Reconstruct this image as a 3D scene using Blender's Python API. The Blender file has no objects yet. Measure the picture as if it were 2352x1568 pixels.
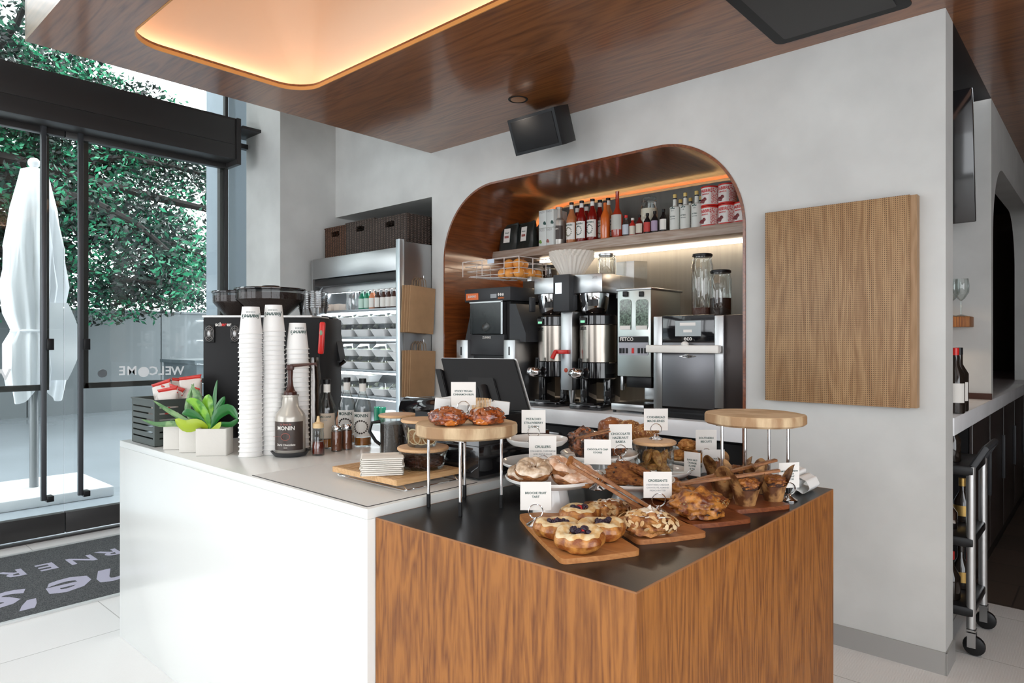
import bpy, bmesh, math, random
from mathutils import Vector, Matrix, noise, geometry
PI = math.pi
SC = bpy.context.scene
COL = SC.collection
# ---------------------------------------------------------------- camera
FPX, CX, CY, EYE = 1540.0, 1176.0, 784.0, 1.40
YAW = PI/2 - math.atan((CX + 540)/FPX)
cd = bpy.data.cameras.new('camera'); cam = bpy.data.objects.new('camera', cd); COL.objects.link(cam)
cam.location = (0, 0, EYE); cam.rotation_euler = (PI/2, 0, YAW)
cd.sensor_width = 36; cd.lens = 36*FPX/2352; cd.clip_start = .05; cd.clip_end = 200
SC.camera = cam
FW = Vector((-math.sin(YAW), math.cos(YAW), 0)); RT = Vector((math.cos(YAW), math.sin(YAW), 0))
def ray(x, y): return FW + RT*((x-CX)/FPX) + Vector((0, 0, (CY-y)/FPX))
EP = Vector((0, 0, EYE))
def onZ(x, y, z): d = ray(x, y); return EP + d*((z-EYE)/d.z)
def atY(x, y, v): d = ray(x, y); return EP + d*(v/d.y)
def atX(x, y, v): d = ray(x, y); return EP + d*(v/d.x)
def atD(x, y, v): return EP + ray(x, y)*v
def depth(p): return (Vector(p)-EP).dot(FW)
# ---------------------------------------------------------------- light
SC.view_settings.view_transform = 'Standard'; SC.view_settings.look = 'None'
SC.view_settings.exposure = 0.0; SC.view_settings.gamma = 1.0; SC.view_settings.use_curve_mapping = False
w = bpy.data.worlds.new('sky'); SC.world = w; w.use_nodes = True
bg = w.node_tree.nodes['Background']; bg.inputs[0].default_value = (.93, .965, 1.0, 1); bg.inputs[1].default_value = 4.5
def lamp(name, kind, loc, energy, color, size=.3, size_y=None, rot=(0, 0, 0), spot=None):
    l = bpy.data.lights.new(name, kind); l.energy = energy; l.color = color
    if kind == 'AREA':
        l.size = size
        if size_y: l.shape = 'RECTANGLE'; l.size_y = size_y
    elif kind == 'SPOT':
        l.shadow_soft_size = size; l.spot_size = spot or 1.6; l.spot_blend = .6
    else: l.shadow_soft_size = size
    o = bpy.data.objects.new(name, l); o.location = loc; o.rotation_euler = rot; COL.objects.link(o); return o
WARM = (1, .72, .45)
# visible ceiling downlight first; the rest are unseen lamps added as fill light
for i, (x, y, z, e) in enumerate([(-2.564, 2.909, 2.77, 16), (1.2, -1.2, 4.1, 60), (-1.2, -1.6, 4.1, 60), (-3.2, -1.4, 4.1, 60), (.9, 1.6, 2.77, 30), (.9, 3.6, 2.77, 14)]):
    lamp('downlight_fill_lamp', 'SPOT', (x, y, z), e, (1, .86, .7), .06, spot=2.2)
# ---------------------------------------------------------------- materials
MATS = {}
def mat(name, col=(.8, .8, .8), rough=.5, metal=0, emit=None, es=1, coat=0, spec=.5, sss=0, bump=0, bscale=50, var=0, vscale=5, vcol=None, stretch=(1, 1, 1), aniso=0):
    if name in MATS: return MATS[name]
    m = bpy.data.materials.new(name); m.use_nodes = True; nt = m.node_tree; b = nt.nodes['Principled BSDF']
    b.inputs['Base Color'].default_value = (*col, 1); b.inputs['Roughness'].default_value = rough
    b.inputs['Metallic'].default_value = metal; b.inputs['Coat Weight'].default_value = coat; b.inputs['Coat Roughness'].default_value = .08
    b.inputs['Specular IOR Level'].default_value = spec
    if sss: b.inputs['Subsurface Weight'].default_value = sss; b.inputs['Subsurface Radius'].default_value = (.01, .006, .003)
    if emit: b.inputs['Emission Color'].default_value = (*emit, 1); b.inputs['Emission Strength'].default_value = es
    if var or bump:
        tc = nt.nodes.new('ShaderNodeTexCoord'); mp = nt.nodes.new('ShaderNodeMapping'); mp.inputs['Scale'].default_value = stretch
        nt.links.new(tc.outputs['Object'], mp.inputs['Vector'])
    if var:
        n = nt.nodes.new('ShaderNodeTexNoise'); n.inputs['Scale'].default_value = vscale; n.inputs['Detail'].default_value = 6
        nt.links.new(mp.outputs[0], n.inputs['Vector'])
        r = nt.nodes.new('ShaderNodeValToRGB'); r.color_ramp.elements[0].position = .5-.5*var if vcol is None else .42; r.color_ramp.elements[1].position = .5+.5*var if vcol is None else .58
        c2 = vcol or tuple(min(1, c*1.18) for c in col)
        r.color_ramp.elements[0].color = (*col, 1); r.color_ramp.elements[1].color = (*c2, 1)
        if vcol is None:
            r.color_ramp.elements[0].position = .3; r.color_ramp.elements[1].position = .7
        nt.links.new(n.outputs['Fac'], r.inputs['Fac']); nt.links.new(r.outputs[0], b.inputs['Base Color'])
    if bump:
        n2 = nt.nodes.new('ShaderNodeTexNoise'); n2.inputs['Scale'].default_value = bscale; n2.inputs['Detail'].default_value = 4
        nt.links.new(mp.outputs[0], n2.inputs['Vector'])
        bp = nt.nodes.new('ShaderNodeBump'); bp.inputs['Strength'].default_value = bump; bp.inputs['Distance'].default_value = .01 if bscale < 100 else .003
        nt.links.new(n2.outputs['Fac'], bp.inputs['Height']); nt.links.new(bp.outputs[0], b.inputs['Normal'])
    MATS[name] = m; return m
def wood(name, c1, c2, axis='z', scale=1.0, rough=.35, coat=0, knots=True, holes=False):
    if name in MATS: return MATS[name]
    m = bpy.data.materials.new(name); m.use_nodes = True; nt = m.node_tree; b = nt.nodes['Principled BSDF']; N = nt.nodes.new; L = nt.links.new
    b.inputs['Roughness'].default_value = rough; b.inputs['Coat Weight'].default_value = coat; b.inputs['Coat Roughness'].default_value = .12
    tc = N('ShaderNodeTexCoord'); mp = N('ShaderNodeMapping'); L(tc.outputs['Object'], mp.inputs['Vector'])
    s = [1.0, 1.0, 1.0]; s['xyz'.index(axis)] = .09
    mp.inputs['Scale'].default_value = [k*scale for k in s]
    n1 = N('ShaderNodeTexNoise'); n1.inputs['Scale'].default_value = 5; n1.inputs['Detail'].default_value = 3; n1.inputs['Distortion'].default_value = .6; L(mp.outputs[0], n1.inputs['Vector'])
    # growth ring lines: fract of the stretched noise
    mu = N('ShaderNodeMath'); mu.operation = 'MULTIPLY'; mu.inputs[1].default_value = 11; L(n1.outputs['Fac'], mu.inputs[0])
    fr = N('ShaderNodeMath'); fr.operation = 'PINGPONG'; fr.inputs[1].default_value = .5; L(mu.outputs[0], fr.inputs[0])
    n2 = N('ShaderNodeTexNoise'); n2.inputs['Scale'].default_value = 70; n2.inputs['Detail'].default_value = 5; L(mp.outputs[0], n2.inputs['Vector'])
    ad = N('ShaderNodeMath'); ad.operation = 'MULTIPLY_ADD'; ad.inputs[1].default_value = .9; L(fr.outputs[0], ad.inputs[0]); L(n2.outputs['Fac'], ad.inputs[2])
    r = N('ShaderNodeValToRGB'); r.color_ramp.elements[0].position = .35; r.color_ramp.elements[1].position = .95
    r.color_ramp.elements[0].color = (*c2, 1); r.color_ramp.elements[1].color = (*c1, 1); L(ad.outputs[0], r.inputs['Fac'])
    out = r.outputs[0]
    if holes:
        sp = N('ShaderNodeSeparateXYZ'); L(tc.outputs['Object'], sp.inputs[0]); ss = []
        for k in (0, 2):
            a = N('ShaderNodeMath'); a.operation = 'MULTIPLY'; a.inputs[1].default_value = 2*PI/.0085; L(sp.outputs[k], a.inputs[0])
            c = N('ShaderNodeMath'); c.operation = 'COSINE'; L(a.outputs[0], c.inputs[0]); ss.append(c)
        mm = N('ShaderNodeMath'); mm.operation = 'ADD'; L(ss[0].outputs[0], mm.inputs[0]); L(ss[1].outputs[0], mm.inputs[1])
        gt = N('ShaderNodeMath'); gt.operation = 'GREATER_THAN'; gt.inputs[1].default_value = 1.15; L(mm.outputs[0], gt.inputs[0])
        mx = N('ShaderNodeMix'); mx.data_type = 'RGBA'; L(gt.outputs[0], mx.inputs[0]); L(out, mx.inputs[6]); mx.inputs[7].default_value = (.07, .035, .015, 1)
        out = mx.outputs[2]
    L(out, b.inputs['Base Color'])
    bp = N('ShaderNodeBump'); bp.inputs['Strength'].default_value = .06; bp.inputs['Distance'].default_value = .004
    L(n2.outputs['Fac'], bp.inputs['Height']); L(bp.outputs[0], b.inputs['Normal'])
    MATS[name] = m; return m
def glass(name, tint=(1, 1, 1), refl=.06, rough=.02, dens=1.0):
    """thin pane / thin wall glass: clear with fresnel reflections"""
    if name in MATS: return MATS[name]
    m = bpy.data.materials.new(name); m.use_nodes = True; nt = m.node_tree; N = nt.nodes.new; L = nt.links.new
    nt.nodes.remove(nt.nodes['Principled BSDF']); out = nt.nodes['Material Output']
    t = N('ShaderNodeBsdfTransparent'); t.inputs[0].default_value = (*tint, 1)
    g = N('ShaderNodeBsdfGlossy'); g.inputs['Roughness'].default_value = rough
    f = N('ShaderNodeLayerWeight'); f.inputs['Blend'].default_value = .25
    mu = N('ShaderNodeMath'); mu.operation = 'MULTIPLY_ADD'; mu.inputs[1].default_value = .55; mu.inputs[2].default_value = refl; L(f.outputs['Fresnel'], mu.inputs[0])
    mx = N('ShaderNodeMixShader'); L(mu.outputs[0], mx.inputs[0]); L(t.outputs[0], mx.inputs[1]); L(g.outputs[0], mx.inputs[2]); L(mx.outputs[0], out.inputs[0])
    MATS[name] = m; return m
def bake(name, c1, c2, scale=25, rough=.55, bump=.6, bs=60, coat=0, p=(.4, .6)):
    if name in MATS: return MATS[name]
    m = mat(name, c1, rough, coat=coat, bump=min(1, bump*1.3), bscale=bs*3, var=1, vscale=scale*3.2, vcol=c2)
    for n in m.node_tree.nodes:
        if n.type == 'VALTORGB': n.color_ramp.elements[0].position, n.color_ramp.elements[1].position = p
    return m
# ---------------------------------------------------------------- mesh builder
class MB:
    def __init__(s, m=None): s.bm = bmesh.new(); s.m = m
    def _add(s, t):
        me = bpy.data.meshes.new('t'); t.to_mesh(me); t.free(); n0 = len(s.bm.verts); s.bm.from_mesh(me); bpy.data.meshes.remove(me)
        s.bm.verts.ensure_lookup_table()
        return s.bm.verts[n0:]
    def box(s, x0, x1, y0, y1, z0, z1, bev=0, seg=2, rz=0, rx=0, ry=0, c=None):
        t = bmesh.new(); bmesh.ops.create_cube(t, size=1)
        sx, sy, sz = abs(x1-x0), abs(y1-y0), abs(z1-z0); cc = Vector(((x0+x1)/2, (y0+y1)/2, (z0+z1)/2))
        for v in t.verts: v.co = Vector((v.co.x*sx, v.co.y*sy, v.co.z*sz))
        if bev: bmesh.ops.bevel(t, geom=t.edges[:], offset=min(bev, .49*min(sx, sy, sz)), segments=seg, affect='EDGES', profile=.5)
        M = Matrix.Translation(cc)
        if rz or rx or ry:
            R = Matrix.Rotation(rz, 4, 'Z') @ Matrix.Rotation(ry, 4, 'Y') @ Matrix.Rotation(rx, 4, 'X')
            p = Vector(c) if c is not None else cc
            M = Matrix.Translation(p) @ R @ Matrix.Translation(cc-p)
        bmesh.ops.transform(t, matrix=M, verts=t.verts); s._add(t); return s
    def lathe(s, prof, c=(0, 0, 0), n=28, fn=None, cap=False):
        rings = []; c = Vector(c)
        for r, z in prof:
            if r < 1e-6: rings.append([s.bm.verts.new(c+Vector((0, 0, z)))]); continue
            ring = []
            for k in range(n):
                a = 2*PI*k/n; rr, zz = (r, z) if fn is None else fn(a, r, z)
                ring.append(s.bm.verts.new(c+Vector((rr*math.cos(a), rr*math.sin(a), zz))))
            rings.append(ring)
        for A, B in zip(rings, rings[1:]):
            for k in range(n):
                k2 = (k+1) % n
                if len(A) == 1 and len(B) == 1: break
                if len(A) == 1: f = (A[0], B[k2], B[k])
                elif len(B) == 1: f = (A[k], A[k2], B[0])
                else: f = (A[k], A[k2], B[k2], B[k])
                s.bm.faces.new(f)
        return s
    def cyl(s, c, r, h, r2=None, n=24, bev=0):
        r2 = r if r2 is None else r2; b = bev
        p = [(0, 0), (r-b, 0), (r, b), (r2, h-b), (r2-b, h), (0, h)] if b else [(0, 0), (r, 0), (r2, h), (0, h)]
        return s.lathe(p, c, n)
    def rod(s, a, b, r, n=10): return s.tube([a, b], r, n)
    def tube(s, pts, r, n=8, closed=False, rr=None):
        pts = [Vector(p) for p in pts]; rings = []; N = len(pts); up = None
        for i, p in enumerate(pts):
            if closed: d = pts[(i+1) % N]-pts[i-1]
            else: d = pts[min(i+1, N-1)]-pts[max(i-1, 0)]
            d.normalize()
            if up is None: up = Vector((0, 0, 1)) if abs(d.z) < .9 else Vector((1, 0, 0))
            u = d.cross(up)
            if u.length < 1e-4: u = d.cross(Vector((1, 0, 0)))
            u.normalize(); v = u.cross(d).normalized(); up = v
            q = r if rr is None else rr[i]
            rings.append([s.bm.verts.new(p+(u*math.cos(2*PI*k/n)+v*math.sin(2*PI*k/n))*q) for k in range(n)])
        M = N if closed else N-1
        for i in range(M):
            A, B = rings[i], rings[(i+1) % N]
            for k in range(n): s.bm.faces.new((A[k], A[(k+1) % n], B[(k+1) % n], B[k]))
        if not closed: s.bm.faces.new(rings[0]); s.bm.faces.new(rings[-1][::-1])
        return s
    def blob(s, c, rad, amp=.1, freq=3, seed=0, sub=3, M=None, flat=None, fn=None):
        t = bmesh.new(); bmesh.ops.create_icosphere(t, subdivisions=sub, radius=1)
        o = Vector((seed*7.3, seed*3.1, seed*1.7))
        for v in t.verts:
            p = v.co.copy(); d = 1+amp*noise.noise(p*freq+o)*2+amp*.5*noise.noise(p*freq*2.3+o)*2
            q = Vector((p.x*rad[0]*d, p.y*rad[1]*d, p.z*rad[2]*d))
            if flat is not None and q.z < flat: q.z = flat+(q.z-flat)*.08
            if fn: q = fn(q)
            v.co = q
        T = Matrix.Translation(c)
        if M is not None: T = T @ M.to_4x4()
        bmesh.ops.transform(t, matrix=T, verts=t.verts); s._add(t); return s
    def prism(s, poly, d0, d1, plane='xy', holes=()):
        """poly in a plane, extruded d0..d1 along the third axis"""
        def P(a, d):
            if plane == 'xy': return Vector((a[0], a[1], d))
            if plane == 'xz': return Vector((a[0], d, a[1]))
            return Vector((d, a[0], a[1]))
        loops = [list(poly)]+[list(h) for h in holes]
        tess = geometry.tessellate_polygon([[Vector((p[0], p[1], 0)) for p in l] for l in loops])
        flat = [p for l in loops for p in l]
        V0 = [s.bm.verts.new(P(p, d0)) for p in flat]; V1 = [s.bm.verts.new(P(p, d1)) for p in flat]
        for t in tess:
            try: s.bm.faces.new([V0[i] for i in t]); s.bm.faces.new([V1[i] for i in reversed(t)])
            except ValueError: pass
        o = 0
        for l in loops:
            n = len(l)
            for i in range(n):
                j = (i+1) % n; s.bm.faces.new((V0[o+i], V0[o+j], V1[o+j], V1[o+i]))
            o += n
        return s
    def quad(s, *ps): s.bm.faces.new([s.bm.verts.new(Vector(p)) for p in ps]); return s
    def grid(s, f, nu, nv, cu=False):
        V = [[s.bm.verts.new(Vector(f(i/nu, j/nv))) for j in range(nv+1)] for i in range(nu if cu else nu+1)]
        for i in range(nu):
            A, B = V[i], V[(i+1) % len(V)]
            for j in range(nv): s.bm.faces.new((A[j], B[j], B[j+1], A[j+1]))
        return s
    def shell(s, r, a0, a1, z0, z1, c=(0, 0, 0), n=12, r2=None):
        r2 = r if r2 is None else r2
        return s.grid(lambda u, v: (c[0]+(r+(r2-r)*v)*math.cos(a0+(a1-a0)*u), c[1]+(r+(r2-r)*v)*math.sin(a0+(a1-a0)*u), c[2]+z0+(z1-z0)*v), n, 1)
    def xf(s, M): bmesh.ops.transform(s.bm, matrix=M, verts=s.bm.verts); return s
def wloc(o):
    v = Vector((0, 0, 0))
    while o: v += o.location; o = o.parent
    return v
def part(name, mb, m=None, parent=None, sharp=38, recalc=True):
    if recalc: bmesh.ops.recalc_face_normals(mb.bm, faces=mb.bm.faces)
    me = bpy.data.meshes.new(name); mb.bm.to_mesh(me); mb.bm.free()
    return mobj(name, me, m or mb.m, parent, sharp)
def mobj(name, me, m, parent, sharp=38):
    base = wloc(parent)
    if base.length: me.transform(Matrix.Translation(-base))
    me.polygons.foreach_set('use_smooth', [True]*len(me.polygons)); me.set_sharp_from_angle(angle=math.radians(sharp))
    if m is not None: me.materials.append(m)
    o = bpy.data.objects.new(name, me); COL.objects.link(o); o.parent = parent
    return o
def tag(o, label=None, cat=None, group=None, kind=None):
    for k, v in (('label', label), ('category', cat), ('group', group), ('kind', kind)):
        if v: o[k] = v
    return o
def thing(name, label, cat, loc=(0, 0, 0), group=None, rz=0):
    o = bpy.data.objects.new(name, None); o.empty_display_size = .05; COL.objects.link(o); o.location = loc; o.rotation_euler.z = rz
    return tag(o, label, cat, group)
def single(name, mb, m, label, cat, group=None, loc=None, sharp=38, rz=0):
    """a thing that is one mesh; mb in local coordinates when loc is given"""
    o = part(name, mb, m, None, sharp)
    if loc is not None: o.location = loc
    else:
        me = o.data; n = len(me.vertices); xs = [v.co for v in me.vertices]
        c = Vector(((min(v.x for v in xs)+max(v.x for v in xs))/2, (min(v.y for v in xs)+max(v.y for v in xs))/2, min(v.z for v in xs)))
        me.transform(Matrix.Translation(-c)); o.location = c
    o.rotation_euler.z = rz
    return tag(o, label, cat, group)
def struct(name, mb, m, parent=None, sharp=38):
    o = part(name, mb, m, parent, sharp)
    if parent is None: o['kind'] = 'structure'
    return o
def kids(o): return [c for c in bpy.data.objects if c.parent == o]
def dup(o, loc=None, rz=None, label=None, group=None, parent=None, scale=None):
    c = o.copy(); COL.objects.link(c)
    if parent is not None: c.parent = parent
    for ch in kids(o):
        if ch is not c: dup(ch, parent=c)
    if loc is not None: c.location = loc
    if rz is not None: c.rotation_euler.z = rz
    if label: c['label'] = label
    if group: c['group'] = group
    if scale: c.scale = scale if hasattr(scale, '__len__') else (scale,)*3
    return c
ORD = ['', 'first', 'second', 'third', 'fourth', 'fifth', 'sixth', 'seventh', 'eighth', 'ninth', 'tenth', 'eleventh', 'twelfth', 'thirteenth', 'fourteenth', 'fifteenth', 'sixteenth', 'seventeenth', 'eighteenth', 'nineteenth', 'twentieth']
def nth(i):
    if i <= 20: return ORD[i]
    t = {2: 'twenty', 3: 'thirty', 4: 'forty'}; q = i // 10
    return t[q]+'-'+ORD[i % 10] if i % 10 else t[q][:-1]+'ieth'
# writing
TC = {}
def tmesh(s, size, ext=.0002, shear=0, spacing=1.0):
    k = (s, round(size, 5), shear, spacing)
    if k not in TC:
        c = bpy.data.curves.new('lettering', 'FONT'); c.body = s; c.size = size; c.align_x = 'CENTER'; c.align_y = 'CENTER'; c.extrude = ext; c.offset = size*.022; c.shear = shear; c.space_character = spacing; c.resolution_u = 2
        o = bpy.data.objects.new('lettering', c); TC[k] = bpy.data.meshes.new_from_object(o); bpy.data.objects.remove(o); bpy.data.curves.remove(c)
    return TC[k].copy()
def text(s, size, m, parent, M, name='lettering', shear=0, spacing=1.0, bold=0):
    """M is in the parent's frame when parent sits at its own origin, else world"""
    me = tmesh(s, size, shear=shear, spacing=spacing); me.transform(M)
    return mobj(name, me, m, parent)
def facing(p, rz=0, tilt=0):
    """matrix: text standing at p, read from the -Y side, turned by rz"""
    return Matrix.Translation(p) @ Matrix.Rotation(rz, 4, 'Z') @ Matrix.Rotation(PI/2+tilt, 4, 'X')
def wrap(s, size, m, parent, rf, z, a=-PI/2, shear=0, c=(0, 0, 0), name='lettering', flip=False, spacing=1.0):
    me = tmesh(s, size, shear=shear, spacing=spacing)
    for v in me.vertices:
        x, y = v.co.x, v.co.y
        if flip: x, y = -x, -y
        zz = z+y; r = (rf(zz) if callable(rf) else rf)+.0006+v.co.z; t = a+x/r
        v.co = Vector((c[0]+r*math.cos(t), c[1]+r*math.sin(t), c[2]+zz))
    return mobj(name, me, m, parent)
# ---------------------------------------------------------------- shared looks
m_plaster = mat('grey_plaster', (.54, .545, .53), .75, bump=.12, bscale=14, var=1, vscale=3.2)
m_white = mat('white_solid_surface', (.78, .80, .785), .22, coat=.2)
m_black = mat('black_stone_top', (.009, .009, .010), .3, spec=.34, bump=.03, bscale=200)
m_oak = wood('vertical_walnut_veneer', (.36, .135, .026), (.15, .045, .008), 'z', 2.0, .5)
m_ceil = wood('ceiling_walnut_veneer', (.27, .10, .032), (.13, .040, .012), 'x', 1.0, .3, coat=.6)
m_liner = wood('arch_walnut_veneer', (.22, .060, .014), (.11, .026, .006), 'y', 1.4, .3, coat=.6)
m_edge = wood('light_wood_edge', (.55, .28, .11), (.42, .19, .07), 'x', 2, .4)
m_steel = mat('brushed_steel', (.46, .465, .47), .3, 1, bump=.02, bscale=300, stretch=(1, 1, 20))
m_chrome = mat('chrome', (.85, .85, .86), .06, 1)
m_blk = mat('black_plastic', (.010, .010, .011), .35, spec=.3)
m_blkg = mat('black_gloss', (.01, .01, .012), .08, coat=.5)
m_blkm = mat('matte_black_metal', (.014, .014, .015), .5, spec=.2)
m_dgrey = mat('dark_grey_plastic', (.04, .042, .046), .45, spec=.3)
m_frame = mat('dark_bronze_frame', (.028, .026, .026), .4)
m_pane = glass('window_glass', (.96, .99, .98), .02)
m_jar = glass('clear_jar_glass', (.93, .96, .95), .08)
m_paper = mat('white_paper', (.85, .85, .84), .7)
m_card = mat('cream_card', (.80, .775, .74), .65)
m_ink = mat('dark_ink', (.03, .08, .07), .6)
m_ink2 = mat('grey_ink', (.35, .36, .36), .6)
m_ceramic = mat('white_ceramic', (.86, .86, .84), .15, coat=.4)
m_red = mat('red_plastic', (.65, .02, .015), .3)
m_bamboo = wood('bamboo', (.72, .47, .24), (.58, .35, .16), 'x', 3, .45)
# ================================================================ the setting
YW = 3.31; XE = -.525; XG = -5.6; HC = 2.8
def rrect(x0, x1, y0, y1, r, n=8):
    out = []
    for cx, cy, a in ((x1-r, y0+r, -PI/2), (x1-r, y1-r, 0), (x0+r, y1-r, PI/2), (x0+r, y0+r, PI)):
        for k in range(n+1):
            t = a+PI/2*k/n; out.append((cx+r*math.cos(t), cy+r*math.sin(t)))
    return out
# floor: pale large tiles
mf = bpy.data.materials.new('pale_floor_tile'); mf.use_nodes = True; nt = mf.node_tree; b = nt.nodes['Principled BSDF']
tc = nt.nodes.new('ShaderNodeTexCoord'); bk = nt.nodes.new('ShaderNodeTexBrick'); nt.links.new(tc.outputs['Object'], bk.inputs['Vector'])
bk.offset = .5; bk.inputs['Color1'].default_value = (.80, .79, .785, 1); bk.inputs['Color2'].default_value = (.77, .765, .76, 1); bk.inputs['Mortar'].default_value = (.42, .41, .4, 1)
bk.inputs['Scale'].default_value = 1; bk.inputs['Mortar Size'].default_value = .0025; bk.inputs['Brick Width'].default_value = 1.2; bk.inputs['Row Height'].default_value = .6
nt.links.new(bk.outputs['Color'], b.inputs['Base Color']); b.inputs['Roughness'].default_value = .35
wv = nt.nodes.new('ShaderNodeTexWave'); wv.inputs['Scale'].default_value = 30; wv.inputs['Distortion'].default_value = 3; nt.links.new(tc.outputs['Object'], wv.inputs['Vector'])
bp = nt.nodes.new('ShaderNodeBump'); bp.inputs['Strength'].default_value = .12; bp.inputs['Distance'].default_value = .003; nt.links.new(wv.outputs['Fac'], bp.inputs['Height']); nt.links.new(bp.outputs[0], b.inputs['Normal'])
struct('floor', MB().box(-5.62, 4.2, -5, 4.38, -.1, 0), mf)
mf2 = bpy.data.materials.new('brown_floor_tile'); mf2.use_nodes = True; nt = mf2.node_tree; b = nt.nodes['Principled BSDF']
tc = nt.nodes.new('ShaderNodeTexCoord'); bk = nt.nodes.new('ShaderNodeTexBrick'); nt.links.new(tc.outputs['Object'], bk.inputs['Vector'])
bk.offset = .5; bk.inputs['Color1'].default_value = (.10, .075, .06, 1); bk.inputs['Color2'].default_value = (.075, .058, .046, 1); bk.inputs['Mortar'].default_value = (.025, .02, .018, 1)
bk.inputs['Scale'].default_value = 1; bk.inputs['Mortar Size'].default_value = .004; bk.inputs['Brick Width'].default_value = .4; bk.inputs['Row Height'].default_value = .4
nt.links.new(bk.outputs['Color'], b.inputs['Base Color']); b.inputs['Roughness'].default_value = .45
struct('floor_far', MB().box(-5.62, 4.2, 4.38, 10, -.1, 0), mf2)
# back wall with the arch and the cooler recess cut down to the floor
AX0, AX1, AT, AR = -3.636, -1.383, 2.485, .50
def arch(x0, x1, top, r, bot, n=14):
    pts = [(x0, bot)]
    for k in range(n+1): t = PI-PI/2*k/n; pts.append((x0+r+r*math.cos(t), top-r+r*math.sin(t)))
    for k in range(n+1): t = PI/2-PI/2*k/n; pts.append((x1-r+r*math.cos(t), top-r+r*math.sin(t)))
    pts.append((x1, bot)); return pts
poly = [(-5.03, 4.2), (-5.03, 2.474), (-3.77, 2.474), (-3.77, 0)]+arch(AX0, AX1, AT, AR, 0)+[(XE, 0), (XE, 2.8), (-3.78, 2.8), (-3.78, 4.2)]
struct('wall_back', MB().prism(poly, YW, YW+.17, 'xz'), m_plaster)
struct('wall_back_recess', MB().box(-5.05, -3.65, 4.0, 4.05, 0, 2.6).box(-3.77, -3.66, YW+.17, 4.0, 0, 2.6).box(-5.05, -3.66, YW+.17, 4.0, 2.474, 2.52), m_plaster)
struct('wall_corner', MB().box(-5.6, -5.03, 2.79, 4.1, 0, 4.2), m_plaster)
# wood liner of the arch
A = arch(AX0, AX1, AT, AR, .0, 24); B = arch(AX0+.014, AX1-.014, AT-.014, AR-.014, .0, 24)
struct('trim_1', MB().prism(A+B[::-1], YW-.006, 4.22, 'xz'), m_liner)
struct('wall_arch_back', MB().prism(arch(AX0+.05, AX1-.05, AT-.05, AR-.05, 0, 20), 4.13, 4.15, 'xz').box(-3.7, -1.3, 4.21, 4.24, 0, 2.6), mat('niche_back_panel', (.105, .10, .088), .42, .35, bump=.05, bscale=60, stretch=(8, 8, .3), var=1, vscale=6))
G = mat('warm_led', (1, .8, .55), emit=(1, .62, .28), es=75)
led = [(x, 4.175, z) for x, z in arch(AX0+.075, AX1-.075, AT-.075, AR-.06, 2.0, 14)]
single('led_strip', MB().tube(led, .006, 6), G, 'warm light strip glowing behind the arch back panel', 'light strip')
struct('baseboard_back', MB().box(-1.38, XE+.006, YW-.008, YW, 0, .095).box(XE, XE+.008, YW-.008, YW+.18, 0, .095), mat('metal_skirting', (.42, .42, .41), .4, .4))
# canopy of walnut with the rounded light well
HX0, HX1, HY0, HY1, HR = -3.42, -.95, 1.11, 2.04, .17
poly = [(-3.78, .81), (3.2, .81), (3.2, 9.5), (XE, 9.5), (XE, YW+.02), (-3.78, YW+.02)]
cm = MB().prism(poly, HC, HC+.03, 'xy', holes=[rrect(HX0, HX1, HY0, HY1, HR, 10)])
cm.box(-3.78, 3.2, .81, .84, HC+.03, 4.2).box(-3.78, -3.75, .81, YW, HC+.03, 4.2)
struct('ceiling', cm, m_ceil)
ring = rrect(HX0, HX1, HY0, HY1, HR, 10); ring2 = rrect(HX0+.006, HX1-.006, HY0+.006, HY1-.006, HR-.006, 10)
struct('trim_2', MB().prism(ring, HC-.003, HC+.016, 'xy', holes=[ring2]), mat('amber_wood_edge', (.62, .30, .09), .4))
def well(u, v):
    e = .11*(1-v)**3-.12*v; r = .04+.30*v if v > .12 else .23-.155*min(1, v/.12)-.0*v
    P = rrect(HX0-e, HX1+e, HY0-e, HY1+e, max(r, .03), 14); n = len(P); k = u*n; i = int(k+.5) % n
    return (P[i][0], P[i][1], HC+.0305+.58*v)
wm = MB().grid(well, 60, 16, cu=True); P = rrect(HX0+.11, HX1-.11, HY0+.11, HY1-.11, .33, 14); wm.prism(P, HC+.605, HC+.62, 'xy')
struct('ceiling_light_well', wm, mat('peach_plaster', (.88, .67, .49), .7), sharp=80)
L2 = MB(); R1 = rrect(HX0-.06, HX1+.06, HY0-.06, HY1+.06, HR+.04, 8); L2.tube([(p[0], p[1], HC+.042) for p in R1], .008, 6, closed=True)
single('led_strip', L2, mat('well_led', (1, .8, .6), emit=(1, .68, .45), es=8.5), 'warm light strip hidden round the rim of the ceiling light well', 'light strip')
struct('ceiling_upper', MB().box(-5.8, 4.2, -5, .83, 4.2, 4.25).box(-5.8, -3.75, .8, 4.1, 4.2, 4.25), mat('upper_ceiling', (.55, .55, .54), .8))
struct('ceiling_bar', MB().box(-5.6, XE-.01, YW+.17, 9.5, 2.86, 2.9), mat('dark_ceiling', (.03, .028, .032), .7))
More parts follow.
